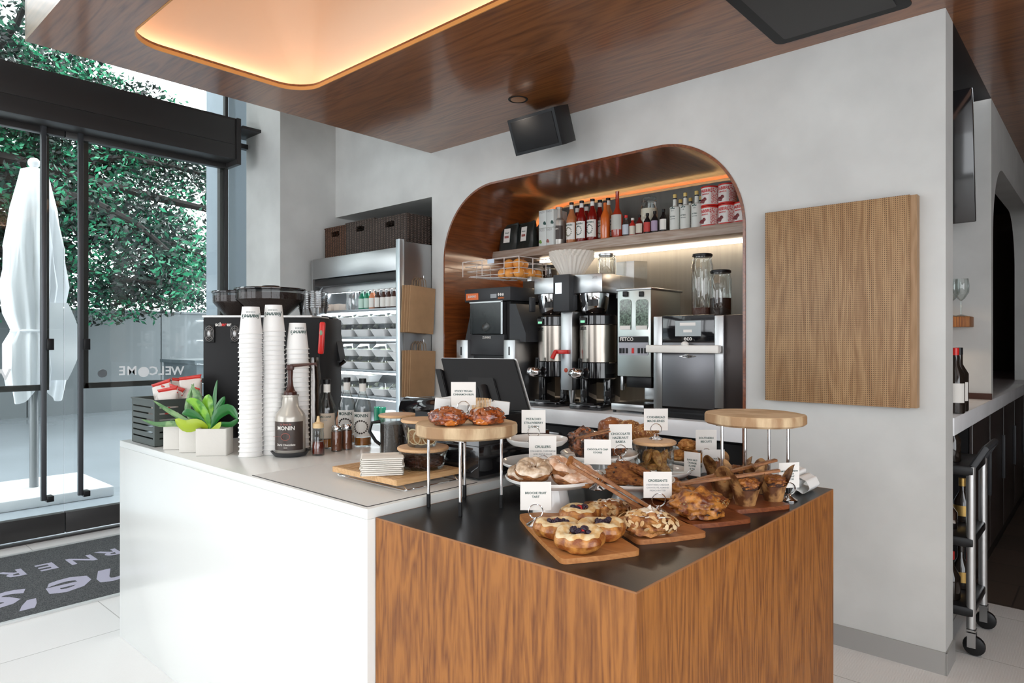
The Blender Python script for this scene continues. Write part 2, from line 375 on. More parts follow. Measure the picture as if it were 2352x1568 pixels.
# pillar and wall beyond the opening, with a second arch
struct('wall_right', MB().prism([(4.72, 1.066)]+arch(4.79, 7.3, 2.48, .48, 1.066)+[(9.5, 1.066), (9.5, 2.8), (4.72, 2.8)], XE-.12, XE, 'yz').box(-2.6, XE-.12, 4.72, 4.84, 1.066, 2.86), m_plaster)
struct('wall_bar_back', MB().box(-1.6, -1.55, 4.9, 9.5, 0, 3.2), mat('dark_walnut_wall', (.07, .016, .009), .4))
struct('wall_far', MB().box(-3.2, 4.2, 9.5, 9.6, 0, 3.2), mat('dark_far_wall', (.05, .03, .025), .6))
struct('wall_right_side', MB().box(3.2, 3.3, 1.8, 9.6, 0, 4.2).box(3.2, 3.3, -5, 1.8, 0, .3).box(3.2, 3.3, -5, 1.8, 3.0, 4.2).box(3.2, 3.3, -1.7, -1.4, .3, 3.0), mat('brown_side_wall', (.10, .05, .03), .5))
struct('trim_3', MB().box(-1.2, XE+.004, 4.70, 4.72, 1.066, 1.10), mat('dark_wood_skirting', (.06, .02, .012), .4))
# street side: glass front with black steel frame
fm = MB()
fm.box(XG-.05, XG+.22, -3, 2.61, 2.90, 3.02, .004).box(XG+.16, XG+.22, -3, 2.61, 3.02, 3.22, .004).box(XG-.1, XG+.22, -3, 2.61, 3.215, 3.235)
fm.box(XG-.1, XG+.23, 2.595, 2.63, 2.86, 3.24)
fm.box(XG-.03, XG+.01, 2.60, 2.625, 0, 4.2).box(XG-.03, XG+.03, 2.835, 2.875, 0, 4.2)
fm.box(XG-.05, XG+.26, 2.63, 2.98, 3.155, 3.18, .003).box(XG-.03, XG+.03, 2.63, 2.84, 3.06, 3.1)
fm.box(XG-.04, XG+.02, -3, 2.8, -.0, .012)
for y in (-.55, -2.4): fm.box(XG-.04, XG+.04, y-.03, y+.03, 0, 4.2)
struct('window_1', fm, m_frame)
struct('window_2', MB().box(XG-.01, XG-.004, -3, 2.61, 3.24, 4.2).box(XG-.01, XG-.004, 2.63, 2.84, .02, 4.2), m_pane)
def door(name, y0, y1, hinge_left, fy0, fy1, hy, clip):
    d = bpy.data.objects.new(name, None); COL.objects.link(d); d.location = (XG, (y0+y1)/2, .02); d['kind'] = 'structure'
    part('pane', MB().box(XG-.006, XG+.006, y0, y1, .17, 2.89), m_pane, d)
    part('bottom_rail', MB().box(XG-.03, XG+.03, y0, y1, .035, .18, .004), m_frame, d)
    part('top_rail', MB().box(XG-.03, XG+.03, y0, y1, 2.86, 2.91, .004), m_frame, d)
    fr = MB().box(XG-.07, XG-.02, fy0, fy1, 1.055, 1.095).box(XG-.07, XG-.02, fy0, fy1, 2.9, 2.95)
    for y in (fy0, fy1): fr.box(XG-.07, XG-.02, y-.022, y+.022, 1.055, 2.95)
    part('sash_frame', fr, m_frame, d)
    h = part('pull_handle', MB().box(XG+.03, XG+.06, hy-.016, hy+.016, .29, 2.95, .003), mat('handle_steel', (.10, .105, .115), .35, .6), d)
    k = MB()
    for z in (.30, 1.36): k.box(XG+.005, XG+.08, hy+.012, hy+.055, z-.02, z+.02+.04*(z > 1), .003)
    part('handle_bracket', k, m_blk, h)
    return d
d1 = door('door_1', -.35, 1.430, True, -.3, 1.325, 1.298, 0)
d2 = door('door_2', 1.436, 2.60, False, 1.57, 2.59, 1.522, 0)
m_frost = mat('frosted_decal', (.92, .95, .97), .8)
for txt, px in (('W', 408), ('E', 387), ('L', 371), ('C', 353), ('M', 303), ('E', 281)):
    p = atX(px, 852, XG+.008); M = Matrix.Translation(p) @ Matrix.Rotation(-PI/2, 4, 'Z') @ Matrix.Rotation(PI/2, 4, 'X')
    text(txt, .095, m_frost, d2, M)
p = atX(330, 854, XG+.008); part('lettering', MB().lathe([(0, 0), (.04, 0), (.04, .001), (0, .001)], (0, 0, 0), 24).xf(Matrix.Translation(p) @ Matrix.Rotation(PI/2, 4, 'Y')), m_frost, d2)
p = atX(235, 857, XG+.008); part('lock_disc', MB().lathe([(0, 0), (.032, 0), (.03, .012), (0, .012)], (0, 0, 0), 20).xf(Matrix.Translation(p) @ Matrix.Rotation(PI/2, 4, 'Y')), mat('grey_lock', (.2, .22, .24), .4, .5), d2)
p = atX(2, 862, XG+.008); text('W', .105, m_frost, d1, Matrix.Translation(p) @ Matrix.Rotation(-PI/2, 4, 'Z') @ Matrix.Rotation(PI/2, 4, 'X'))
# room behind the camera: unseen window wall, piers added to cut the light
struct('wall_front_unseen', MB().box(-5.6, 4.2, -5.1, -5, 0, .3).box(-5.6, 4.2, -5.1, -5, 3.6, 4.2).box(-3.6, -3.4, -5.1, -4.9, 0, 4.2).box(-1.8, 1.2, -5.1, -4.9, 0, 4.2), m_plaster)
struct('wall_left', MB().box(-5.65, -5.55, -5, -3, 0, 4.2), m_plaster)
# ================================================================ outside
struct('ground_outside', MB().box(-60, -5.63, -40, 45, -.12, -.01), mat('wet_paving', (.30, .335, .37), .16, var=1, vscale=.8, bump=.05, bscale=3))
mw = mat('grey_stone_wall', (.20, .22, .235), .6, var=1, vscale=1)
ow = MB()
for i in range(-6, 12): ow.box(-15.4, -15, i*2.35+.01+.9, i*2.35+2.34+.9, -.02, 2.0)
struct('wall_outside', ow.box(-15.5, -14.97, -14, 28, 2.0, 2.04), mw)
a = onZ(232, 960, 0); 
single('stone_planter', MB().box(-13.0, -11.6, 4.9, 14, -.01, 1.02).box(-13.05, -11.55, 4.85, 14.05, 1.02, 1.08), mat('dark_granite', (.10, .125, .14), .5, var=1, vscale=8), 'long grey granite planter bench outside against the low wall', 'planter')
single('stone_bench', MB().box(-9.0, -8.2, 3.62, 4.7, -.01, .38).box(-9.02, -8.18, 3.6, 4.72, .38, .42), mat('mossy_granite', (.06, .085, .08), .6, var=1, vscale=9), 'low dark green-grey stone block outside behind the snack crate', 'bench')
struct('column_outside', MB().box(-6.55, -6.15, 2.86, 3.5, 0, 5).box(-6.3, -5.95, 2.80, 2.86, 0, 5), mat('blue_grey_metal', (.28, .325, .37), .45))
# umbrella, closed
c = atX(78, 900, -7.3); ux, uy = c.x, c.y
u = thing('closed_umbrella', 'large closed white patio umbrella tied at the waist outside the glass door', 'umbrella', (ux, uy, 0))
prof = [(.03, 2.98), (.10, 2.95), (.16, 2.6), (.19, 2.25), (.205, 1.9), (.18, 1.65), (.155, 1.5), (.19, 1.38), (.20, 1.15), (.18, 1.0), (.16, .92)]
def fold(a, r, z):
    k = 1+.20*math.sin(a*6+2*noise.noise(Vector((math.cos(a)*1.5, math.sin(a)*1.5, z*1.3))))+.13*math.sin(a*11+z*4+2*math.sin(z*2.5))
    g = min(1, max(0, (3.0-z)*1.2)); kk = 1+(k-1)*g*(.45 if abs(z-1.5) < .05 else 1)
    return r*kk, z+(.07*math.sin(a*3+1) if z < 1.0 else 0)
part('canopy', MB().lathe([(0, 2.99)]+prof, (ux, uy, 0), 72, fold), mat('white_canvas', (.80, .82, .85), .8), u, 80)
part('strap', MB().tube([(ux+.165*math.cos(t), uy+.165*math.sin(t), 1.495) for t in [k*PI/12 for k in range(24)]], .014, 6, closed=True), mat('white_strap', (.8, .82, .85), .7), u)
part('pole', MB().cyl((ux, uy, .05), .035, 2.9), mat('grey_pole', (.2, .21, .22), .4, .5), u)
part('finial', MB().blob((ux, uy, 3.02), (.05, .05, .05), 0, sub=2), mat('white_finial', (.75, .76, .78), .4), u)
part('base', MB().box(ux-.5, ux+.5, uy-.5, uy+.5, -.01, .08, .01), mat('white_base', (.75, .77, .8), .4), u)
part('flap', MB().grid(lambda a, b: (ux+.19+.02*math.sin(9*b), uy+.05+.3*a*(1-.9*abs(b-.5)), 1.05+.7*b), 6, 10), MATS['white_canvas'], u)
# tree
def leaves(fm_, c, R, n, size, rnd, keep=None):
    for _ in range(n):
        while True:
            q = Vector((rnd.uniform(-1, 1), rnd.uniform(-1, 1), rnd.uniform(-1, 1)))
            if .1 < q.length < 1: break
        q = q*(.55+.45*rnd.random())/max(q.length, .35)*min(1, q.length+.25)
        p = Vector(c)+Vector((q.x*R[0], q.y*R[1], q.z*R[2]))
        if keep and not keep(p): continue
        d = Vector((rnd.uniform(-1, 1), rnd.uniform(-1, 1), rnd.uniform(-.9, .5))).normalized(); e = d.cross(Vector((rnd.uniform(-1, 1), rnd.uniform(-1, 1), rnd.uniform(-1, 1)))).normalized()
        s = size*rnd.uniform(.6, 1.3); V = [fm_.bm.verts.new(p+d*s), fm_.bm.verts.new(p+e*s*.42), fm_.bm.verts.new(p-d*s), fm_.bm.verts.new(p-e*s*.42)]
        fm_.bm.faces.new(V)
def leafmat(name, a, b_, c_):
    m = bpy.data.materials.new(name); m.use_nodes = True; nt = m.node_tree; N = nt.nodes.new; L = nt.links.new; bb = nt.nodes['Principled BSDF']
    tc = N('ShaderNodeTexCoord'); n1 = N('ShaderNodeTexNoise'); n1.inputs['Scale'].default_value = 1.1; L(tc.outputs['Object'], n1.inputs['Vector'])
    gi = N('ShaderNodeNewGeometry'); ad = N('ShaderNodeMath'); ad.operation = 'MULTIPLY_ADD'; ad.inputs[1].default_value = .28; L(gi.outputs['Random Per Island'], ad.inputs[0]); L(n1.outputs['Fac'], ad.inputs[2])
    r = N('ShaderNodeValToRGB'); e = r.color_ramp.elements; e[0].position = .54; e[0].color = (*a, 1); e[1].position = .82; e[1].color = (*c_, 1); x = e.new(.70); x.color = (*b_, 1)
    L(ad.outputs[0], r.inputs['Fac']); L(r.outputs[0], bb.inputs['Base Color']); bb.inputs['Roughness'].default_value = .35
    t = N('ShaderNodeBsdfTranslucent'); L(r.outputs[0], t.inputs[0]); mx = N('ShaderNodeMixShader'); mx.inputs[0].default_value = .3
    L(bb.outputs[0], mx.inputs[1]); L(t.outputs[0], mx.inputs[2]); L(mx.outputs[0], nt.nodes['Material Output'].inputs[0]); return m
m_leaf = leafmat('tree_leaf', (.010, .015, .0145), (.014, .05, .034), (.04, .34, .17))
m_bark = mat('dark_bark', (.02, .017, .016), .9)
rnd = random.Random(5)
tx, ty = -13.4, 1.2
tr = thing('tree', 'large dark green tree spreading over the low grey wall outside', 'tree', (tx, ty, 0))
br = MB().tube([(tx, ty, 0), (tx-.1, ty+.2, 2), (tx, ty+.3, 4.0), (tx+.2, ty+.6, 6)], .3, 10, rr=[.42, .34, .26, .15])
tips = []
for k in range(26):
    z0 = rnd.uniform(2.4, 5.6); a = rnd.uniform(-.3, PI*.95) if k % 3 else rnd.uniform(0, 2*PI); Ln = rnd.uniform(2.0, 6.5); p = Vector((tx, ty+.2, z0)); pts = [p.copy()]; d = Vector((math.cos(a)*.35, math.sin(a) if k % 3 else math.sin(a)*.6, rnd.uniform(-.1, .35))).normalized()
    for j in range(7):
        d = (d+Vector((rnd.uniform(-.25, .25), rnd.uniform(-.2, .2), rnd.uniform(-.22, .16)))).normalized(); p = p+d*Ln/7; pts.append(p.copy())
        if j > 1: tips.append(p.copy())
    br.tube(pts, .1, 6, rr=[.13*(1-i/8.5) for i in range(len(pts))])
part('trunk', br, m_bark, tr)
fo = MB()
def keep(p):
    # crown outline: thins out toward the open sky on the right
    lim = 6.0-max(0, p.z-4.3)*.75
    return p.z > 1.7 and p.x > -14.9 and p.y < lim+rnd.uniform(-.4, .2)
for p in tips:
    R = rnd.uniform(.55, 1.0); leaves(fo, p, (R, R*1.1, R*.6), 360, .052, rnd, keep)
for k in range(125):
    c = (rnd.uniform(-14.2, -12.2), rnd.uniform(-3.5, 7.3), rnd.uniform(1.9, 7.8)); R = rnd.uniform(.45, .85); leaves(fo, c, (R, R*1.2, R*.6), 420, .055, rnd, keep)
for k in range(70):
    c = (rnd.uniform(-14.4, -13.6), rnd.uniform(-3.5, 6.0), rnd.uniform(2.3, 7.0)); leaves(fo, c, (.5, 1.0, .7), 260, .085, rnd, keep)
tag(part('foliage', fo, m_leaf, tr, recalc=False), kind='stuff')
for i, (x, y, h, lab) in enumerate(((-24, 16.6, 4.1, 'small palm-like tree far outside right of the big tree'), (-24, 10.9, 4.2, 'distant bushy tree seen behind the big tree outside'), (-24, 3.0, 4.9, 'distant bushy tree behind the umbrella outside'))):
    t2 = thing('distant_tree', lab, 'tree', (x, y, 0)); part('trunk', MB().cyl((x, y, 0), .12, h-1, .07), m_bark, t2)
    f2 = MB(); leaves(f2, (x, y, h-.6), (.9 if i == 0 else 2.0, .9 if i == 0 else 2.6, .8 if i == 0 else 1.6), 900 if i == 0 else 4500, .09, rnd); tag(part('foliage', f2, m_leaf, t2, recalc=False), kind='stuff')
# door mat
mm = thing('door_mat', 'long dark grey entrance mat with pale lavender script by the glass doors', 'mat', (-4.7, 1.0, 0))
part('mat_field', MB().box(-5.33, -4.1, -1.2, 3.0, 0, .008), mat('dark_carpet', (.035, .038, .042), .95, bump=.8, bscale=350, var=1, vscale=160, vcol=(.10, .105, .11)), mm)
part('mat_frame', MB().box(-5.36, -5.33, -1.2, 3.0, 0, .01).box(-4.1, -4.075, -1.2, 3.0, 0, .01), mat('pale_metal_edge', (.7, .72, .72), .35, .5), mm)
m_lav = mat('lavender_letter', (.42, .41, .52), .9)
for ch, px, py in (('R', 30, 1316), ('E', 108, 1300), ('N', 186, 1284), ('R', 252, 1268), ('O', 320, 1255), ('C', 385, 1242)):
    p = onZ(px, py, .009); text(ch, .21, m_lav, mm, Matrix.Translation(p) @ Matrix.Rotation(-PI/2, 4, 'Z'))
p = onZ(200, 1315, .009); text("Joanne's", .50, m_lav, mm, Matrix.Translation((-4.42, 1.62, .009)) @ Matrix.Rotation(-PI/2, 4, 'Z'), shear=.35)
# ================================================================ arch niche: shelf, counter, machines
def put(o, loc, rz=0): o.location = loc; o.rotation_euler.z = rz; return o
m_marble = mat('white_grey_quartz', (.72, .73, .75), .25, coat=.3, var=1, vscale=4)
single('back_counter', MB().box(AX0+.016, AX1-.016, 3.305, 4.128, .885, .975, .003), m_marble, 'white quartz counter slab inside the wooden arch carrying the coffee machines', 'counter')
bc = thing('undercounter_cabinet', 'black cabinets below the white counter slab in the arch', 'cabinet', (-2.5, 3.45, 0))
part('body', MB().box(AX0+.03, AX1-.02, 3.42, 4.1, 0, .883), m_blk, bc)
for i in range(4):
    x0 = AX0+.04+i*.55; d = part('door', MB().box(x0, x0+.54, 3.395, 3.419, .12, .86, .003), m_blkm, bc); part('handle', MB().box(x0+.12, x0+.42, 3.37, 3.394, .80, .82, .003), m_steel, d)
SZ = 2.10
single('arch_shelf', MB().box(AX0+.016, AX1-.016, 3.80, 4.128, 2.035, SZ, .002), wood('shelf_walnut', (.44, .36, .30), (.30, .2, .14), 'x', 1.3, .4), 'long wooden shelf across the arch holding syrups and cans', 'shelf')
single('shelf_light', MB().box(-3.35, -1.66, 4.06, 4.085, 2.018, 2.034), mat('shelf_led', (1, .9, .75), emit=(1, .82, .62), es=22), 'bright warm light strip under the arch shelf', 'light strip')
lamp('shelf_strip_lamp', 'AREA', (-2.5, 4.04, 2.012), 4, (1, .80, .58), 1.7, .03)
def at_shelf(px, Y=3.88, z=SZ): p = atY(px, 560, Y); return Vector((p.x, Y, z))
def pxm(px, Y): return px/FPX*depth(atY(1400, 500, Y))   # metres per px count near the niche
# template bottles
def bottle(prof, cap, body_m, cap_m, lab=None, liquid=None, neck=None, txt=(), dots=None, name='syrup_bottle', n=24):
    """prof: outer profile; cap (r,z0,z1); lab (z0,z1,mat); liquid (z, mat); txt [(string,size,z,mat)]"""
    o = bpy.data.objects.new(name, None); o.empty_display_size = .05; COL.objects.link(o)
    part('bottle_body', MB().lathe([(0, 0)]+prof, n=n), body_m, o)
    if cap: part('cap', MB().cyl((0, 0, cap[1]), cap[0], cap[2]-cap[1], n=16, bev=.001), cap_m, o)
    R = lambda z: max([r for (r, zz), (r2, z2) in zip(prof, prof[1:]) if min(zz, z2)-1e-6 <= z <= max(zz, z2)+1e-6] or [prof[0][0]])
    if liquid:
        L = [(0, .004)]+[(max(r-.003, .002), max(z, .005)) for r, z in prof if z < liquid[0]]; L += [(L[-1][0], liquid[0]), (0, liquid[0])]
        part('liquid', MB().lathe(L, n=n), liquid[1], o)
    if lab:
        r = R((lab[0]+lab[1])/2)+.0006
        l = part('label', MB().shell(r, -PI/2-1.25, -PI/2+1.25, lab[0], lab[1], n=16), lab[2], o, recalc=False)
        for s, sz, z, m in txt: wrap(s, sz, m, l, r+.0002, z)
        if dots:
            dm = MB(); rr = random.Random(3)
            for k in range(dots[1]):
                t = 2*PI*k/dots[1]; zz = dots[2]+dots[3]*math.sin(t); aa = -PI/2+dots[4]*math.cos(t)
                dm.blob((( r+.0006)*math.cos(aa), (r+.0006)*math.sin(aa), zz), (.005, .002, .0045), .2, sub=1)
            part('picture', dm, dots[0], l)
    if neck:
        part('neck_label', MB().shell(neck[2]+.0006, -PI/2-1.5, -PI/2+1.5, neck[0], neck[1], n=12, r2=neck[3]+.0006), neck[4], o, recalc=False)
    return o
def lab(o, label, cat='bottle', group=None): return tag(o, label, cat, group)
m_labw = mat('white_label', (.78, .76, .72), .6); m_labd = mat('dark_brown_label', (.045, .03, .025), .4); m_rose = mat('rose_ink', (.35, .12, .10), .6)
MON = [(.036, 0), (.039, .006), (.039, .165), (.037, .185), (.020, .225), (.0145, .245), (.0145, .285)]
GP = 'syrup bottles on the arch shelf'
def monin(col, lvl=.19, nm='syrup', pic=m_ink):
    m = mat(nm, col, .12, coat=.6)
    return bottle(MON, (.0165, .283, .30), m, m_blk, (.03, .15, m_labw), None, (.25, .28, .0150, .0150, m_labw), [('MONIN', .018, .132, m_ink)], (pic, 14, .085, .03, .55))
b_red = monin((.20, .008, .006), nm='dark_red_syrup'); put(b_red, at_shelf(1336)); lab(b_red, 'dark red syrup bottle with berry picture label, second from the left on the arch shelf', group=GP)
b_pale = monin((.45, .16, .06), nm='amber_syrup', pic=mat('olive_ink', (.12, .12, .05), .6)); put(b_pale, at_shelf(1313)); lab(b_pale, 'pale amber syrup bottle beside the silver sauce bottle on the arch shelf', group=GP)
b_b = dup(b_red, at_shelf(1361), label='red syrup bottle with black berry label, third from the left of the front row', group=GP)
for px, Y, t, s in ((1326, 4.0, b_red, 'dark red syrup bottle behind the two leftmost front syrups'), (1347, 4.0, b_red, 'dark red syrup bottle mostly hidden behind the middle syrup'), (1378, 3.95, b_red, 'dark red syrup bottle just right of the black berry label bottle'), (1397, 3.93, b_pale, 'orange amber syrup bottle in front of the tall red bottle group')):
    dup(t, at_shelf(px, Y), .7, s, GP)
m_or = mat('orange_syrup', (.62, .13, .02), .12, coat=.6)
o = bottle([(.03, 0), (.033, .01), (.033, .13), (.03, .16), (.012, .2), (.012, .25)], (.014, .248, .262), m_or, m_blk, None, None, None); put(o, at_shelf(1390, 3.84)); lab(o, 'orange red syrup bottle without label at the front of the shelf', group=GP)
o = bottle([(.034, 0), (.040, .02), (.040, .14), (.014, .20), (.012, .30), (.014, .31)], None, mat('campari_red', (.35, .03, .01), .1, coat=.6), m_blk, (.05, .15, mat('grey_label', (.50, .50, .46), .5)), name='liqueur_bottle'); put(o, at_shelf(1418, 3.84)); lab(o, 'tall red liqueur bottle with grey pointed label and long open neck')
# silver sauce bottle
m_silv = mat('silver_plastic', (.42, .40, .37), .3, .5)
o = bottle([(.044, 0), (.047, .01), (.047, .16), (.045, .185), (.026, .205), (.024, .27)], (.026, .268, .285), m_silv, m_silv, (.045, .145, m_labd), None, None, [('MONIN', .016, .12, m_labw)], name='sauce_bottle'); put(o, at_shelf(1284, 3.9)); lab(o, 'silver chocolate sauce bottle with dark label beside the tea boxes on the arch shelf')
# black coffee bags
m_bag = mat('black_foil_bag', (.02, .024, .022), .3, bump=.4, bscale=25)
def bag(nm, s):
    o = bpy.data.objects.new(nm, None); COL.objects.link(o)
    def f(u, v):
        a = 2*PI*u; t = .045*(1-.78*v**1.6)+.0015; wd = .088*(1-.05*v); zz = .2*v+(.012*math.sin(a*1+2)*v)
        q = lambda x: math.copysign(abs(x)**.45, x)
        return (wd*q(math.cos(a)), t*q(math.sin(a))+.004*math.sin(v*9+a), zz)
    part('bag_body', MB().grid(f, 32, 10, cu=True), m_bag, o, 70)
    part('folded_top', MB().box(-.083, .083, -.012, .004, .197, .204, .001), m_bag, o)
    l = part('label', MB().box(-.03, .03, -.048, -.046, .06, .17, rx=-.12, c=(0, -.047, .06)), m_labw, o)
    text(s, .015, m_ink, l, facing((0, -.0415, .135), 0, -.12)); part('stamp', MB().box(-.02, .02, -.0455, -.044, .095, .112), m_rose, l)
    return o
bg1 = bag('coffee_bag', 'Decaf'); put(bg1, at_shelf(1172, 3.86), .05); tag(bg1, 'black foil coffee bag leftmost on the arch shelf', 'coffee bag', 'coffee bags on the arch shelf')
bg2 = bag('coffee_bag', 'House'); put(bg2, at_shelf(1212, 3.88), -.12); tag(bg2, 'tilted black foil coffee bag beside the white tea boxes', 'coffee bag', 'coffee bags on the arch shelf')
# white tea boxes, two columns two high
m_tea = mat('pale_tea_box', (.66, .70, .68), .5)
k = 0
for px, side in ((1246, 'left'), (1263, 'right')):
    for j in range(2):
        p = at_shelf(px, 3.83); o = thing('tea_box', '%s white tea box of the %s column on the arch shelf' % (('lower', 'upper')[j], side), 'box', (0, 0, 0), 'tea boxes on the arch shelf')
        part('carton', MB().box(-.034, .034, 0, .16, .001, .132, .001), m_tea, o); text('TAZO', .02, m_ink2, o, facing((-.008, -.0006, .118)))
        part('emblem', MB().blob((.02*(1 if k % 2 else -1), -.001, .035), (.012, .002, .012), .4, sub=2), (mat('green_dot', (.15, .3, .05), .6), m_ink, m_rose, m_ink)[k], o)
        put(o, p+Vector((0, 0, .1335*j))); k += 1
# small bottles
m_lw2 = mat('cream_label', (.68, .62, .52), .6); m_lr = mat('red_label', (.5, .04, .03), .5); m_pur = mat('lilac_label', (.38, .30, .42), .6)
SM = [(.022, 0), (.0245, .004), (.0245, .085), (.010, .11), (.008, .125)]
GS = 'small bitters bottles on the arch shelf'
for px, Y, h, bm_, cm_, lm, s in ((1438, 3.84, 1.0, m_jar, m_red, mat('pale_blue_label', (.50, .55, .62), .6), 'small bottle with a red shoulder and pale blue label right of the tall red bottle'),
    (1453, 3.86, .85, mat('tiny_red', (.5, .03, .02), .15, coat=.5), m_labw, m_lw2, 'tiny red sauce bottle with a cream label'),
    (1469, 3.84, .92, mat('dark_red_glass', (.12, .01, .01), .15, coat=.5), m_blk, m_lw2, 'small dark red bitters bottle with cream label in front of the sugar jar'),
    (1487, 3.84, .95, m_blkg, m_blk, m_lr, 'black bitters bottle with red and white label in front of the sugar jar'),
    (1504, 3.84, 1.0, m_blkg, m_blk, m_pur, 'black bitters bottle with lilac label'),
    (1524, 3.84, 1.03, m_blkg, m_blk, m_labw, 'black bitters bottle with white label left of the white wrapped bottles')):
    o = bottle(SM, (.011, .124, .142), bm_, cm_, (.012, .078, lm), name='bitters_bottle', n=16); put(o, at_shelf(px, Y)); o.scale = (1, 1, h); lab(o, s, group=GS)
for k_ in (1438, 1453): pass
# sugar jar with clip lid
o = bottle([(.045, 0), (.052, .01), (.055, .12), (.050, .17), (.040, .20), (.040, .215)], None, m_jar, None, name='clip_top_jar', n=28)
part('sugar', MB().lathe([(0, .004), (.048, .012), (.052, .12), (.047, .165), (0, .17)]), mat('white_sugar', (.85, .78, .66), .8, bump=.3, bscale=300), o)
part('lid', MB().cyl((0, 0, .216), .044, .018, bev=.004), m_jar, o); part('wire_clip', MB().tube([(.045*math.cos(t), .045*math.sin(t), .21) for t in [k*PI/10 for k in range(20)]], .0016, 5, closed=True).tube([(-.01, -.046, .21), (-.015, -.055, .18), (.01, -.055, .175), (.012, -.048, .2)], .0016, 5), m_steel, o)
put(o, at_shelf(1491, 3.95)); o.scale = (1.12,)*3; lab(o, 'glass clip top jar of white sugar at the back of the arch shelf', 'jar')
# white paper wrapped bottles with yellow tops
m_wrap = mat('white_wrapper', (.70, .72, .68), .55); m_yel = mat('yellow_cap', (.68, .50, .16), .4)
wb = bottle([(.030, 0), (.032, .003), (.032, .145), (.0125, .155), (.0115, .205)], (.012, .205, .228), m_wrap, m_yel, None, name='bitters_bottle')
part('neck_ring', MB().cyl((0, 0, .196), .0125, .008), m_blk, wb); part('shoulder_band', MB().lathe([(.0315, .144), (.014, .154)], n=20), m_blk, wb)
for s, sz, z in (('*', .07, .115), ('BITTERS', .010, .085), ('WEST INDIES', .006, .07)): wrap(s, sz, m_ink, wb, .032, z)
GW = 'white wrapped bitters bottles on the arch shelf'
put(wb, at_shelf(1550, 3.84)); lab(wb, 'white wrapped bitters bottle, leftmost of the front three', group=GW)
for px, Y, s in ((1574, 3.84, 'white wrapped bitters bottle, middle of the front three'), (1600, 3.84, 'white wrapped bitters bottle, front row beside the red and white cans'), (1563, 4.0, 'white wrapped bitters bottle, left one in the back row'), (1586, 4.0, 'white wrapped bitters bottle, middle one in the back row'), (1610, 4.0, 'white wrapped bitters bottle at the back half hidden behind the cans')): dup(wb, at_shelf(px, Y), 0, s, GW)
# red and white cans
cn = bpy.data.objects.new('cherry_can', None); COL.objects.link(cn)
part('can_body', MB().cyl((0, 0, .004), .053, .112, n=32), mat('can_white', (.80, .78, .76), .3, coat=.3), cn)
part('bottom_rim', MB().lathe([(.053, 0), (.055, .002), (.055, .008), (.053, .010)]), m_red, cn); part('lid', MB().lathe([(.053, .112), (.055, .114), (.055, .12), (.052, .122), (.05, .118), (0, .118)]), m_red, cn)
part('side_print', MB().shell(.0536, -PI/2+.45, -PI/2+1.9, .012, .112, n=12), mat('red_fine_print', (.60, .10, .09), .5, var=1, vscale=160, vcol=(.8, .7, .68)), cn, recalc=False)
wrap('FABBRI', .026, m_red, cn, .0536, .092, a=-PI/2-.25); wrap('AMARENA', .011, m_red, cn, .0536, .072, a=-PI/2-.25)
part('cherries', MB().blob((-.022, -.048, .03), (.022, .004, .013), .3, sub=2).blob((-.014, -.052, .042), (.011, .004, .010), .2, sub=2), mat('dark_cherry', (.18, .01, .015), .4), cn)
put(cn, at_shelf(1631, 3.87)); tag(cn, 'red and white cherry can, lower left of the stack of four', 'can', 'cherry cans on the arch shelf')
for px, j, s in ((1631, 1, 'red and white cherry can, upper left of the stack of four'), (1671, 0, 'red and white cherry can, lower right of the stack of four'), (1671, 1, 'red and white cherry can, upper right of the stack of four'), (1708, 0, 'red and white cherry can at the right end half hidden by the arch edge')):
    dup(cn, at_shelf(px, 3.87, SZ+.123*j), .1*j, s, 'cherry cans on the arch shelf')
# ---------------------------------------------------------------- juicer
JY = 3.36
J = lambda px, py=784, y=JY: atY(px, py, y)
def xs(a, b, y=JY): return J(a, y=y).x, J(b, y=y).x
def zs(x, a, b, y=JY): return J(x, b, y).z, J(x, a, y).z
ju = thing('orange_juicer', 'large black automatic orange juice machine with wire basket in the arch', 'juicer', (J(1120).x, JY+.2, .975))
x0, x1 = xs(1067, 1172); z0, z1 = zs(1120, 661, 692)
part('control_hood', MB().box(x0, x1, JY, JY+.42, z0, z1, .006), m_dgrey, ju)
hp = part('price_sticker', MB().box(*xs(1071, 1099), JY-.003, JY, *zs(1085, 674, 689)), mat('orange_sticker', (.75, .16, .03), .4), ju); text('ZUMMO', .022, m_card, hp, facing(((xs(1071, 1099)[0]+xs(1071, 1099)[1])/2, JY-.004, sum(zs(1085, 674, 689))/2)))
part('display', MB().box(*xs(1127, 1141), JY-.003, JY, *zs(1134, 675, 684)), mat('grey_display', (.3, .32, .34), .3), ju)
bt = MB()
for px in (1145.5, 1150.5, 1155.5): bt.lathe([(0, 0), (.009, 0), (.008, .004), (0, .004)], n=12) if 0 else bt.blob((J(px).x, JY-.002, J(px, 676).z), (.008, .003, .011), 0, sub=2)
part('buttons', bt, m_card, ju); text('ZUMMO', .016, mat('orange_ink', (.8, .2, .03), .5), ju, facing((J(1151).x, JY-.001, J(1151, 684).z)))
x0, x1 = xs(1080, 1166); z0, z1 = zs(1120, 692, 815)
part('body', MB().box(x0, x1, JY+.03, JY+.45, z0, z1-.002, .006), m_blkm, ju)
part('lower_panel', MB().box(*xs(1080, 1158), JY, JY+.03, *zs(1120, 768, 815), .004), m_dgrey, ju)
text('ZUMMO', .022, m_labw, ju, facing((J(1118).x, JY-.001, J(1118, 775).z)))
part('window', MB().box(*xs(1082, 1155), JY-.01, JY-.004, *zs(1120, 694, 766)), glass('smoked_window', (.30, .30, .31), .03, .12), ju)
part('window_frame', MB().box(*xs(1153, 1157), JY-.012, JY+.02, *zs(1120, 693, 767)).box(*xs(1081, 1157), JY-.012, JY+.02, *zs(1120, 692, 695)), m_steel, ju)
